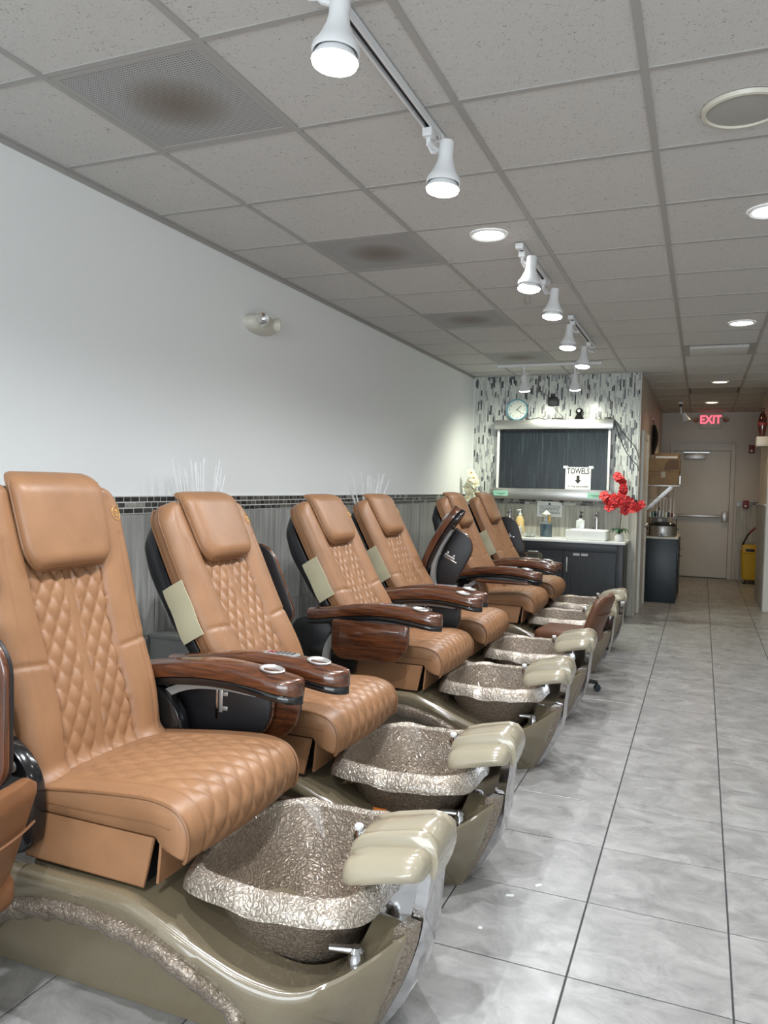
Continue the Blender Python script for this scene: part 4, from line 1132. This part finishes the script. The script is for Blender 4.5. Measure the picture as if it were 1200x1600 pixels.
# vanity
VX0, VX1, VY0, VY1 = -2.48, -.74, 8.44, YW-.002
t = thing('vanity_cabinet', 'charcoal vanity cabinet with beadboard doors under the mosaic wall', 'cabinet', ((VX0+VX1)/2, VY0, 0))
ox = (VX0+VX1)/2
def VB(q, x0, x1, y0, y1, z0, z1, m, bev=0): q.box(x0-ox, x1-ox, y0-VY0, y1-VY0, z0, z1, m, bev)
q = MB(); VB(q, VX0, VX1, VY0+.02, VY1, .001, .822, 'charcoal'); q.ob('body', t, smooth=False)
q = MB(); VB(q, -.80, VX1, VY0, VY0+.02, .05, .822, 'charcoal', .002); VB(q, VX0, -.80, VY0, VY0+.02, .735, .822, 'charcoal', .002); q.ob('face_frame', t)
for x0, x1, z0, z1, dr in ((-1.83, -1.36, .54, .73, 1), (-1.83, -1.36, .06, .53, 0), (-1.35, -.81, .06, .73, 0)):
    q = MB(); VB(q, x0, x1, VY0-.004, VY0+.02, z0, z1, 'charcoal', .002)
    if not dr:
        n = int((x1-x0-.10)/.026)
        for k in range(n): VB(q, x0+.05+k*.026, x0+.05+k*.026+.021, VY0-.007, VY0-.003, z0+.05, z1-.05, 'charcoal')
    d = q.ob('drawer' if dr else 'door', t, smooth=False)
    q = MB()
    if dr: VB(q, -1.73, -1.62, VY0-.03, VY0-.004, .70, .716, 'silver', .004)
    elif x0 > -1.4: VB(q, -1.318, -1.304, VY0-.03, VY0-.004, .51, .665, 'silver', .004)
    else: VB(q, -1.44, -1.426, VY0-.03, VY0-.004, .36, .50, 'silver', .004)
    q.ob('handle', d)
    if dr:
        q = MB(); pl = [(-1.80-ox, .695), (-1.70-ox, .70), (-1.60-ox, .70), (-1.575-ox, .68), (-1.575-ox, .64), (-1.60-ox, .62), (-1.73-ox, .62), (-1.765-ox, .64), (-1.75-ox, .67)]
        q.prism(pl, -.012, -.005, 'bronze'); q.ob('bronze_plaque', d, label='bronze plaque with cut-out letters')
        me = text_mesh('HBEU', .055, 'charcoal', .001); obj('lettering', me, d, (-1.66-ox, -.0135, .66), (PI/2, 0, 0))
    elif x0 > -1.4:
        for a in (-1.25, -1.165):
            q = MB(); VB(q, a, a+.068, VY0-.009, VY0-.006, .688, .712, 'silver'); q.ob('label_strip', d, smooth=False)
t = thing('countertop', 'long white worktop lying on the charcoal vanity', 'worktop', (ox, VY0, .823))
q = MB(); q.box(VX0-ox-.06, VX1-ox+.02, -.025, VY1-VY0, 0, .028, 'white', bev=.004); q.ob('slab', t)
ZC = .851
def sink(label, x0, x1):
    t = thing('vessel_sink', label, 'sink', ((x0+x1)/2, 8.66, ZC), 0, 'white vessel sinks'); hx = (x1-x0)/2
    q = MB(); a, c = .17, .105
    def rr(x, y, z, r): return [(p[0], p[1], z) for p in rrect(-x, x, -y, y, r, 4)]
    q.loft([rr(hx-.01, a-.01, 0, .02), rr(hx, a, .01, .02), rr(hx, a, c-.006, .02), rr(hx-.006, a-.006, c, .018), rr(hx-.016, a-.016, c, .015), rr(hx-.022, a-.022, c-.01, .02), rr(hx-.05, a-.05, .03, .03), rr(.03, .03, .022, .02)], 'white')
    q.ob('bowl', t)
    q = MB(); q.lathe([(0, .001), (.022, .001), (.022, .005), (.012, .006), (0, .003)], 'chrome', 16, (0, 0, .022)); q.ob('drain', t)
sink('white rectangular sink at the right end of the counter', -1.35, -.92)
sink('white rectangular sink partly hidden behind the farthest chair', -2.22, -1.88)
def tap(label, x):
    t = thing('sink_faucet', label, 'faucet', (x, 8.885, ZC), 0, 'tall chrome sink faucets')
    q = MB(); q.lathe([(0, 0), (.026, 0), (.026, .008), (.019, .012), (.019, .29), (.017, .30), (0, .302)], 'chrome', 18); q.ob('body', t)
    q = MB(); q.tube([(0, 0, .255), (0, -.05, .262), (0, -.125, .245)], .013, 'chrome', 10); q.ob('spout', t)
    q = MB(); q.tube([(-.015, 0, .10), (-.045, 0, .12)], .008, 'chrome', 8); q.ob('lever', t)
tap('tall chrome faucet behind the right sink', -1.07); tap('tall chrome faucet behind the left sink', -2.05)
t = thing('soap_bottle', 'amber hand soap pump bottle on the edge of the left sink', 'soap bottle', (-1.93, 8.885, ZC))
q = MB(); q.lathe([(0, 0), (.050, 0), (.056, .01), (.056, .09), (.046, .13), (.050, .17), (.030, .215), (.016, .225), (0, .225)], 'soap', 22, sy=.65); q.ob('bottle', t)
q = MB(); q.lathe([(.016, .222), (.018, .25), (.008, .255), (.008, .285), (.016, .29), (0, .30)], 'white', 14); q.tube([(0, 0, .288), (-.03, -.02, .286)], .006, 'white', 6); q.ob('pump', t)
q = MB(); q.lathe([(.0, .0012), (.026, .001), (.026, 0)], 'redbox', 18, T=T3(0, -.0368, .085) @ R3('X', PI/2)); q.ob('bottle_label', t)
t = thing('gel_bottle', 'clear pump bottle with a black top behind the right sink', 'pump bottle', (-1.245, 8.885, ZC))
q = MB(); q.box(-.048, .048, -.03, .03, 0, .20, 'gel', bev=.012, seg=3); q.lathe([(.03, .196), (.014, .222), (0, .222)], 'gel', 14); q.ob('bottle', t)
q = MB(); q.lathe([(.016, .22), (.016, .25), (.007, .255), (.007, .285), (.013, .29), (0, .298)], 'black', 14); q.tube([(0, 0, .289), (.025, -.02, .286)], .006, 'black', 6); q.ob('pump', t)
t = thing('blue_jar', 'glass jar half filled with blue liquid, a gold flower stopper on top', 'jar', (-1.605, 8.76, ZC))
q = MB(); q.lathe([(0, .002), (.062, .002), (.065, .008), (.065, .15), (0, .15)], 'bluegel', 26); q.ob('blue_liquid', t)
q = MB(); q.lathe([(.066, .0), (.068, .004), (.068, .165), (.03, .172), (.028, .24), (.02, .24)], 'glass', 26, cap1=False); q.ob('glass_body', t)
q = MB(); q.lathe([(0, .24), (.03, .24), (.05, .255), (.03, .275), (.012, .29), (0, .30)], 'petal', 8)
for k in range(6):
    a = PI*k/3; q.tube([(0, 0, .25), (.055*math.cos(a), .055*math.sin(a), .248)], [.008, .004], 'blackmatte', 5)
q.ob('stopper', t)
q = MB(); q.lathe([(0, .16), (.014, .165), (.016, .22), (.010, .24), (0, .24)], 'gold', 12, (.035, .0, 0)); q.ob('gold_reed', t)
t = thing('glass_dish', 'shallow glass dish on the counter left of the blue jar', 'dish', (-1.765, 8.64, ZC))
q = MB(); q.lathe([(0, .0), (.05, .0), (.075, .03), (.092, .045), (.088, .048), (.07, .034), (.048, .006), (0, .006)], 'glass', 24); q.ob('dish', t)
t = thing('paper_towel', 'flat white towel lying on the counter before the right sink', 'towel', (-1.52, 8.56, ZC))
q = MB(); q.box(-.11, .13, -.05, .05, 0, .008, 'paper', bev=.003); q.ob('fold', t)

def orchid(label, loc, petal, blooms, stem_pts, pot='white', leaves=True):
    t = thing('potted_orchid', label, 'orchid', loc)
    q = MB(); q.lathe([(0, 0), (.035, 0), (.05, .02), (.05, .05), (.038, .075), (.03, .075), (.03, .06), (0, .06)], pot, 18); q.ob('pot', t)
    q = MB(); q.tube(smoothpoly(stem_pts, 3), .005, 'stem', 6); q.ob('stem', t)
    if leaves:
        for k in range(6):
            a = k*1.05+.3; q = MB(); rings = []
            for i in range(9):
                f = i/8; r = .105*f; w_ = .030*math.sin(PI*min(.98, f*.9+.08)); z = .07+.09*math.sin(f*2.4)-.05*f
                c, s_ = math.cos(a), math.sin(a)
                rings.append([(c*r-s_*w_, s_*r+c*w_, z+.008), (c*r, s_*r, z), (c*r+s_*w_, s_*r-c*w_, z+.008), (c*r, s_*r, z-.003)])
            q.loft(rings, 'leaf'); q.ob('leaf', t)
    def bloom():
        q = MB()
        for k in range(5):
            a = 2*PI*k/5+PI/2; rings = []
            for i in range(7):
                f = i/6; r = .048*f+.002; w_ = .026*math.sin(PI*(.12+.80*f)); c, s_ = math.cos(a), math.sin(a); d = -.014*f*f+.010*f
                rings.append([(c*r-s_*w_, -d-.004, s_*r+c*w_), (c*r, -d+.003, s_*r), (c*r+s_*w_, -d-.004, s_*r-c*w_), (c*r, -d+.0045, s_*r)])
            q.loft(rings, petal)
        q.lathe([(0, -.01), (.008, -.006), (.010, .004), (0, .014)], 'gold' if petal == 'petal' else 'redbox', 8, T=R3('X', PI/2))
        return q.mesh('bloom')
    me = cached(('bloom', petal), bloom)
    for (x, y, z, sc_) in blooms:
        o = obj('bloom', me, t, (x, y, z), (random.uniform(-.5, .3), random.uniform(-.6, .6), random.uniform(-.7, .7))); o.scale = (sc_,)*3
    return t
random.seed(11)
rb = []
arc = [(-.04, .69, .9), (-.01, .66, .9), (.02, .62, .9), (.03, .57, .9), (.03, .52, .95), (.02, .46, 1), (-.02, .41, 1.1), (-.08, .40, 1.1), (-.14, .44, 1.1), (-.17, .48, 1.0), (-.06, .46, 1.1), (.06, .38, 1.1), (.12, .36, 1.1), (.17, .37, 1.0), (.21, .39, .9), (.05, .33, 1.0), (-.11, .36, 1.0), (.10, .42, 1.0), (.0, .50, .9), (.05, .44, 1)]
for x, z, s_ in arc: rb.append((x, -.02+random.uniform(-.04, .04), z+random.uniform(-.01, .01), s_*1.15))
orchid('red silk orchid in a small pot at the right end of the counter', (-.80, 8.60, ZC), 'red', rb, [(0, 0, .06), (.01, 0, .2), (.015, 0, .33), (.01, 0, .45), (.03, 0, .58), (-.03, 0, .71)])
wb = [(x, -.03+random.uniform(-.03, .03), z, 1.2) for x, z in ((-.02, .70), (.01, .64), (-.04, .60), (.03, .58), (-.06, .53), (.0, .52), (-.03, .47), (.06, .44), (.10, .40), (.12, .36), (-.05, .42))]
orchid('cream silk orchid behind the farthest chair, left of the dark panel', (-2.40, 8.55, ZC), 'petal', wb, [(0, 0, .06), (.02, 0, .3), (.0, 0, .5), (-.02, 0, .72)])

# ================================================================== LEFT WALL: twig vases and side cabinet
def twigs(label, y, n, h, spread, base, zb, x=-2.38):
    t = thing('twig_vase', label, 'twig vase', (x, y, base), 0, 'vases of white twigs behind the chairs')
    q = MB(); q.lathe([(0, 0), (.07, 0), (.075, .01), (.06, .15), (.045, zb-.02), (.05, zb), (.044, zb), (.04, zb-.02), (.055, .15), (.065, .015), (0, .012)], 'white', 22); q.ob('vase', t)
    for k in range(n):
        a = random.uniform(0, 2*PI); f = random.uniform(-1, 1); hh = h*random.uniform(.86, 1.0)
        x2, y2 = random.uniform(-.05, .05), f*spread
        pts = smoothpoly([(.02*math.cos(a), .02*math.sin(a), zb*.4), (.025*math.cos(a), .03*f, zb), (x2*.5, y2*.55+random.uniform(-.02, .02), zb+(hh-zb)*.5), (x2, y2, hh)], 2)
        q = MB(); q.tube(pts, [.0046*(1-.6*i/len(pts)) for i in range(len(pts))], 'stick', 5); q.ob('twig', t)
random.seed(5)
def side_cabinet(label, y0, y1, x1=-2.24, h=1.0):
    t = thing('side_cabinet', label, 'cabinet', ((XL+.014+x1)/2, (y0+y1)/2, 0), 0, 'narrow cabinets between the chair pairs'); hx = (x1-XL-.014)/2; hy = (y1-y0)/2
    q = MB(); q.box(-hx, hx, -hy, hy, .001, h-.02, 'stone', bev=.004); q.ob('body', t)
    q = MB(); q.box(-hx, hx+.01, -hy-.01, hy+.01, h-.02, h, 'white' if False else 'stone', bev=.004); q.ob('top', t)
    q = MB(); q.box(hx, hx+.012, -hy+.02, hy-.02, .06, h-.05, 'stone', bev=.003); d = q.ob('door', t)
    q = MB(); q.box(hx+.012, hx+.03, hy-.06, hy-.045, h*.55, h*.7, 'silver', bev=.003); q.ob('handle', d)
side_cabinet('low grey cabinet at the wall behind the second chair', 3.15, 3.55, h=.62)
twigs('white twigs fanning out behind the second chair', 3.34, 30, .89, .20, .62, .28)
twigs('white twigs fanning out behind the third and fourth chairs', 5.48, 22, .63, .36, .86, .16)
side_cabinet('grey cabinet at the wall between the fourth and fifth chairs', 5.16, 5.62, h=.86)
t = thing('glass_tray', 'glass tray edge on the grey cabinet between the fourth and fifth chairs', 'tray', (-2.33, 5.27, .86))
q = MB(); q.box(-.08, .08, -.08, .06, 0, .008, 'glass', bev=.002); q.ob('plate', t)

# orange clip on chair two's deck, scraps on the floor
t = thing('orange_clip', 'small orange plastic clip on the ledge beside the second basin', 'clip', (-.985, 2.445, .2415))
q = MB(); q.tube([(-.022, 0, .006), (-.022, 0, .034), (.022, 0, .034), (.022, 0, .006)], .006, 'orange', 8, closed=True); q.ob('ring', t)
for k, (x, y, a, l) in enumerate([(-.560, 2.592, .4, 'white paper scrap on the floor in the second footrest shadow'), (-.484, 2.70, 1.0, 'white paper scrap on the floor just beyond the second footrest shadow'), (-.60, 2.36, .2, 'tiny white paper scrap on the floor between the first two footrests')]):
    t = thing('paper_scrap', l, 'paper scrap', (x, y, 0), a, 'white paper scraps on the floor')
    q = MB(); s_ = .5 if k == 2 else 1; q.prism([(-.014*s_, -.006), (.012*s_, -.008), (.016*s_, .004), (-.008*s_, .008)], 0, .0015, 'paper', 'xy'); q.ob('scrap', t, smooth=False)

# ================================================================== HALL
CX, CY = -.455, 10.47
t = thing('hall_cabinet', 'blue-black cabinet in the hall carrying the steel warmer', 'cabinet', (CX, CY, 0))
q = MB(); q.box(-.19, .19, -.17, .9, .001, .80, 'navy', bev=.003); q.ob('body', t)
q = MB(); q.box(-.195, .20, -.175, .91, .80, .825, 'trimw', bev=.003); q.ob('top', t)
q = MB(); q.box(.19, .205, -.14, .36, .42, .78, 'navy', bev=.003); d = q.ob('drawer', t)
q = MB(); q.box(.205, .25, .02, .05, .58, .60, 'black', bev=.003); q.box(.205, .25, .02, .05, .66, .68, 'black', bev=.003); q.ob('handle', d)
q = MB(); q.box(.19, .205, .40, .88, .05, .78, 'navy', bev=.003); q.ob('door', t)
t = thing('slow_cooker', 'round steel wax warmer on the hall cabinet', 'cooker', (CX+.01, CY-.02, .825))
q = MB(); q.lathe([(0, .0), (.15, .0), (.158, .01), (.158, .135), (.15, .14), (0, .14)], 'steel', 32); q.ob('pot', t)
q = MB(); q.lathe([(.164, .138), (.166, .15), (.13, .175), (.02, .185), (0, .185)], 'black', 32); q.ob('lid', t)
q = MB(); q.box(-.035, .035, -.168, -.15, .008, .135, 'silver', bev=.004); p = q.ob('control_strip', t)
q = MB(); q.lathe([(.018, 0), (.016, .014), (0, .015)], 'black', 16, T=T3(0, -.168, .035) @ R3('X', PI/2)); q.ob('knob', p)
for s in (-1, 1):
    q = MB(); q.box(s*.158 if s > 0 else -.19, .19 if s > 0 else -.158, -.03, .03, .085, .105, 'black', bev=.004); q.ob('side_handle', t)
t = thing('steel_box', 'small grey box behind the warmer on the hall cabinet', 'box', (CX-.05, CY+.42, .825))
q = MB(); q.box(-.10, .10, -.09, .09, 0, .22, 'greyband', bev=.006); q.ob('case', t)
q = MB(); q.box(-.02, .03, -.106, -.10, .14, .22, 'white', bev=.003); q.ob('switch', t)
# wall shelf with boxes
t = thing('wall_shelf', 'steel bracketed shelf on the hall wall under the cardboard boxes', 'shelf', (XH, 10.62, 1.455))
q = MB(); q.box(0.002, .40, -.25, .42, .0, .02, 'silver', bev=.003); q.ob('board', t)
q = MB(); q.prism([(.002, -.30), (.02, -.30), (.30, -.01), (.30, 0), (.27, 0), (.002, -.27)], -.24, -.215, 'silver'); q.ob('bracket', t)
q = MB(); q.prism([(.002, -.30), (.02, -.30), (.30, -.01), (.30, 0), (.27, 0), (.002, -.27)], .385, .41, 'silver'); q.ob('bracket', t)
def carton(label, x0, x1, y0, y1, z0, h_, open_=False, mat='card', tape=True):
    t = thing('cardboard_box', label, 'box', ((x0+x1)/2, (y0+y1)/2, z0), 0, 'cardboard boxes on the hall shelf'); hx, hy = (x1-x0)/2, (y1-y0)/2
    q = MB(); q.box(-hx, hx, -hy, hy, 0, h_, mat, bev=.003, seg=1); q.ob('carton', t)
    if tape: q = MB(); q.box(-.025, .025, -hy-.0015, -hy, h_*.55, h_, 'bronze'); q.box(-.025, .025, -hy, hy, h_, h_+.0015, 'bronze'); q.ob('tape', t, smooth=False)
    if open_:
        q = MB(); q.prism([(.0, .02), (hx-.01, .03), (hx-.01, h_-.01), (.06, h_-.015), (.02, h_*.6)], -hy-.002, -hy, 'stem'); q.ob('torn_opening', t, smooth=False, label='torn dark opening')
    return t
carton('cardboard box lowest on the hall shelf', XH+.01, -.275, 10.38, 10.90, 1.475, .165)
carton('torn cardboard box in the middle of the hall shelf stack', XH+.01, -.27, 10.38, 10.92, 1.641, .165, True, tape=False)
t = thing('orange_carton', 'flat orange-brown carton with a white edge on top of the box stack', 'box', (-.42, 10.64, 1.807))
q = MB(); q.box(-.16, .14, -.22, .22, 0, .065, 'card', bev=.003); q.ob('carton', t)
q = MB(); q.box(-.14, .12, -.222, -.22, .004, .03, 'paper'); q.ob('white_edge', t, smooth=False)
t = thing('mirror_clip', 'small mirror hanging off the end of the lower cardboard box', 'mirror', (-.262, 10.42, 1.475))
q = MB(); q.box(-.010, .012, -.03, .03, 0, .13, 'black', bev=.003); q.ob('frame', t)
q = MB(); q.box(-.007, .010, -.0315, -.03, .01, .12, 'silver'); q.ob('glass_face', t, smooth=False)
# wire basket of bottles
t = thing('wire_basket', 'wire basket crammed with small bottles above the warmer', 'basket', (-.45, 10.52, 1.066))
q = MB(); P0 = [(-.17, 0), (.15, 0), (.20, .10), (.12, .24), (-.17, .24)]
for yy in (-.14, .14): q.tube([(a, yy, c) for a, c in P0], .004, 'silver', 6, closed=True)
for a, c in P0: q.tube([(a, -.14, c), (a, .14, c)], .003, 'silver', 6)
for k in range(8):
    a = -.15+k*.04; q.tube([(a, -.14, .0), (a, -.14, .235)], .002, 'silver', 5); q.tube([(a, -.14, 0), (a, .14, 0)], .002, 'silver', 5)
for zz in (.06, .12, .18): q.tube([(-.17, -.14, zz), (.17, -.14, zz)], .002, 'silver', 5)
q.ob('wire_frame', t)
t2 = thing('basket_stand', 'black steel stand holding the wire basket over the warmer', 'stand', (-.45, 10.52, .825))
q = MB()
for x in (-.17, .16):
    q.tube([(x, .17, 0), (x, .17, .236)], .006, 'black', 6); q.tube([(x, .17, .232), (x, -.13, .232)], .005, 'black', 6)
q.ob('frame', t2)
random.seed(21)
bcol = ['white', 'gel', 'navy', 'tealitem', 'silver', 'redbox', 'blackmatte', 'petal']
for k in range(8):
    x = -.60+.037*k; m_ = bcol[(k*3) % 8]
    hh = random.uniform(.085, .12)
    adj = {'white': 'white', 'gel': 'clear', 'navy': 'dark blue', 'tealitem': 'teal', 'silver': 'silver', 'redbox': 'dark red', 'blackmatte': 'black', 'petal': 'cream'}[m_]
    t = thing('small_bottle', 'small '+adj+' polish bottle in the wire basket above the warmer', 'bottle', (x, 10.42, 1.071), 0, 'small bottles in the wire basket')
    q = MB(); q.lathe([(0, 0), (.014, 0), (.015, .004), (.015, hh*.6), (.006, hh*.7), (0, hh*.7)], m_, 10); q.ob('bottle', t)
    q = MB(); q.lathe([(.007, hh*.69), (.006, hh), (0, hh)], random.choice(['white', 'black', 'silver']), 8); q.ob('cap', t)
for k, (x, y, rz, m_, l) in enumerate([(-.53, 10.56, .3, 'tealitem', 'teal pouch lying in the wire basket'), (-.365, 10.56, -.5, 'paper', 'white tube lying across the wire basket')]):
    t = thing('basket_item', l, 'pouch' if k == 0 else 'tube', (x, y, 1.073), rz)
    q = MB(); q.box(-.06, .06, -.03, .03, 0, .06 if k == 0 else .04, m_, bev=.012, seg=3); q.ob('body', t)
    q = MB(); q.box(.06, .075, -.012, .012, .01, .03, 'white', bev=.003); q.ob('cap', t)
# black hanging item on the hall wall
t = thing('hanging_bag', 'black bag hanging on the hall wall above the boxes', 'bag', (XH, 11.10, 1.88))
q = MB(); rings = []
for i in range(15):
    f = i/14; w_ = .05+.05*math.sin(PI*f)+.015*math.sin(f*17); d = .03+.05*math.sin(PI*f*.9)
    rings.append([(.004+d*(.5+.5*math.sin(2*PI*j/12)), w_*math.cos(2*PI*j/12), .40*f) for j in range(12)])
q.loft(rings, 'blackmatte'); q.ob('bag', t)
q = MB(); q.tube(smoothpoly([(.03, -.02, .38), (.015, -.01, .46), (.012, 0, .485), (.015, .01, .46), (.03, .02, .38)], 2), .005, 'blackmatte', 6); q.ob('strap', t)
q = MB(); q.box(.001, .02, -.01, .01, .475, .50, 'silver', bev=.003); q.ob('hook', t)
# exit sign
t = thing('exit_sign', 'red lit EXIT sign with two lamp heads over the rear door', 'exit sign', (.085, YD, 2.555))
q = MB(); q.box(-.165, .175, -.05, 0, -.125, .125, 'lampshell', bev=.006); q.ob('housing', t)
me = text_mesh('EXIT', .185, 'exitred', .002, sx=.86, bold=.003); o = obj('lettering', me, t, (.0, -.052, .015), (PI/2, 0, 0), label='glowing red EXIT letters')
for s in (-1, 1):
    T = T3(.005+s*.225, -.03, .02) @ R3('X', PI/2)
    q = MB(); q.lathe([(.02, -.03), (.045, 0), (.05, .02), (.045, .024)], 'lampshell', 20, T=T, cap1=False); q.box(min(s*.165, s*.20)+.005, max(s*.165, s*.20)+.005, -.03, -.01, .01, .03, 'lampshell'); hd = q.ob('lamp_head', t)
    q = MB(); q.lathe([(.045, .022), (.02, .008), (0, .002)], 'reflector', 20, T=T, cap0=False); q.ob('reflector', hd)
# hall track lamp
t = thing('hall_spotlight', 'unlit white spotlight hanging from the hall ceiling left of the exit sign', 'spotlight', (-.33, 12.1, H))
q = MB(); q.box(-.03, .03, -.05, .05, -.03, -.0005, 'whitem', bev=.004); q.box(-.02, .02, -.03, .03, -.07, -.03, 'blackmatte', bev=.003); q.ob('mount', t)
q = MB(); q.tube([(0, 0, -.07), (.01, 0, -.17)], .012, 'whitem', 8); q.ob('arm', t)
q = MB(); q.lathe([(0, .04), (.03, .03), (.035, -.02), (.06, -.09), (.055, -.09), (0, -.05)], 'whitem', 20, T=T3(.05, 0, -.19) @ R3('Y', -.4)); q.ob('shade', t)
# fire alarm boxes
for x, z, l in ((.71, 2.10, 'dark red alarm box high on the end wall'), (.655, 1.215, 'dark red pull station on the mosaic band by the rear door')):
    t = thing('alarm_box', l, 'alarm', (x, YD-(.012 if z < 1.3 else 0), z), 0, 'dark red alarm boxes')
    q = MB(); q.box(-.042, .042, -.05, 0, -.065, .065, 'redbox', bev=.006); q.ob('case', t)
    q = MB(); q.box(-.02, .02, -.062, -.05, -.04, -.01, 'silver', bev=.003); q.ob('lever', t)
# vase and ledge
t = thing('wall_ledge', 'white floating ledge on the right hall wall', 'shelf', (XHR, 10.50, 1.965))
q = MB(); q.box(-.125, 0, -.13, .13, 0, .115, 'trimw', bev=.003); q.ob('ledge_box', t)
t = thing('red_vase', 'tall dark red glazed vase on the white ledge', 'vase', (.648, 10.50, 2.08))
q = MB(); q.lathe([(0, 0), (.03, 0), (.032, .01), (.042, .08), (.050, .16), (.046, .23), (.028, .28), (.017, .30), (.018, .345), (.021, .35), (.016, .35), (.013, .31), (0, .30)], 'redgloss', 24); q.ob('body', t)
q = MB(); q.lathe([(.051, .14), (.0525, .15), (.0525, .165), (.051, .175)], 'redbox', 24, cap0=False, cap1=False); q.ob('band', t)
# mop bucket
t = thing('mop_bucket', 'yellow mop bucket with wringer handle beside the rear door', 'bucket', (.715, 13.30, 0))
q = MB(); rings = []
for z, a, c in ((.06, .085, .13), (.075, .10, .145), (.48, .125, .18), (.49, .135, .19), (.50, .13, .185), (.49, .12, .175), (.10, .09, .13)):
    rings.append([(p[0], p[1], z) for p in rrect(-a, a, -c, c, .03, 4)])
q.loft(rings, 'yellow'); q.ob('tub', t)
q = MB(); q.box(-.11, .11, -.1, .14, .40, .60, 'yellow', bev=.012); q.box(-.06, .06, -.115, -.1, .42, .54, 'blackmatte', bev=.006); q.ob('wringer', t)
q = MB(); q.tube([(-.08, -.08, .50), (-.105, -.08, .60), (-.05, -.08, .74), (-.01, -.08, .79)], .013, 'blackmatte', 8); hd = q.ob('handle', t)
q = MB(); q.tube([(-.01, -.08, .79), (.06, -.08, .87)], .015, 'redbox', 8); q.ob('grip', hd)
for x in (-.07, .07):
    for y in (-.11, .11):
        q = MB(); q.lathe([(0, -.012), (.03, -.012), (.032, 0), (.03, .012), (0, .012)], 'black', 12, T=T3(x, y, .0325) @ R3('Y', PI/2)); q.tube([(x, y, .035), (x, y, .066)], .008, 'black', 6); q.ob('caster', t)
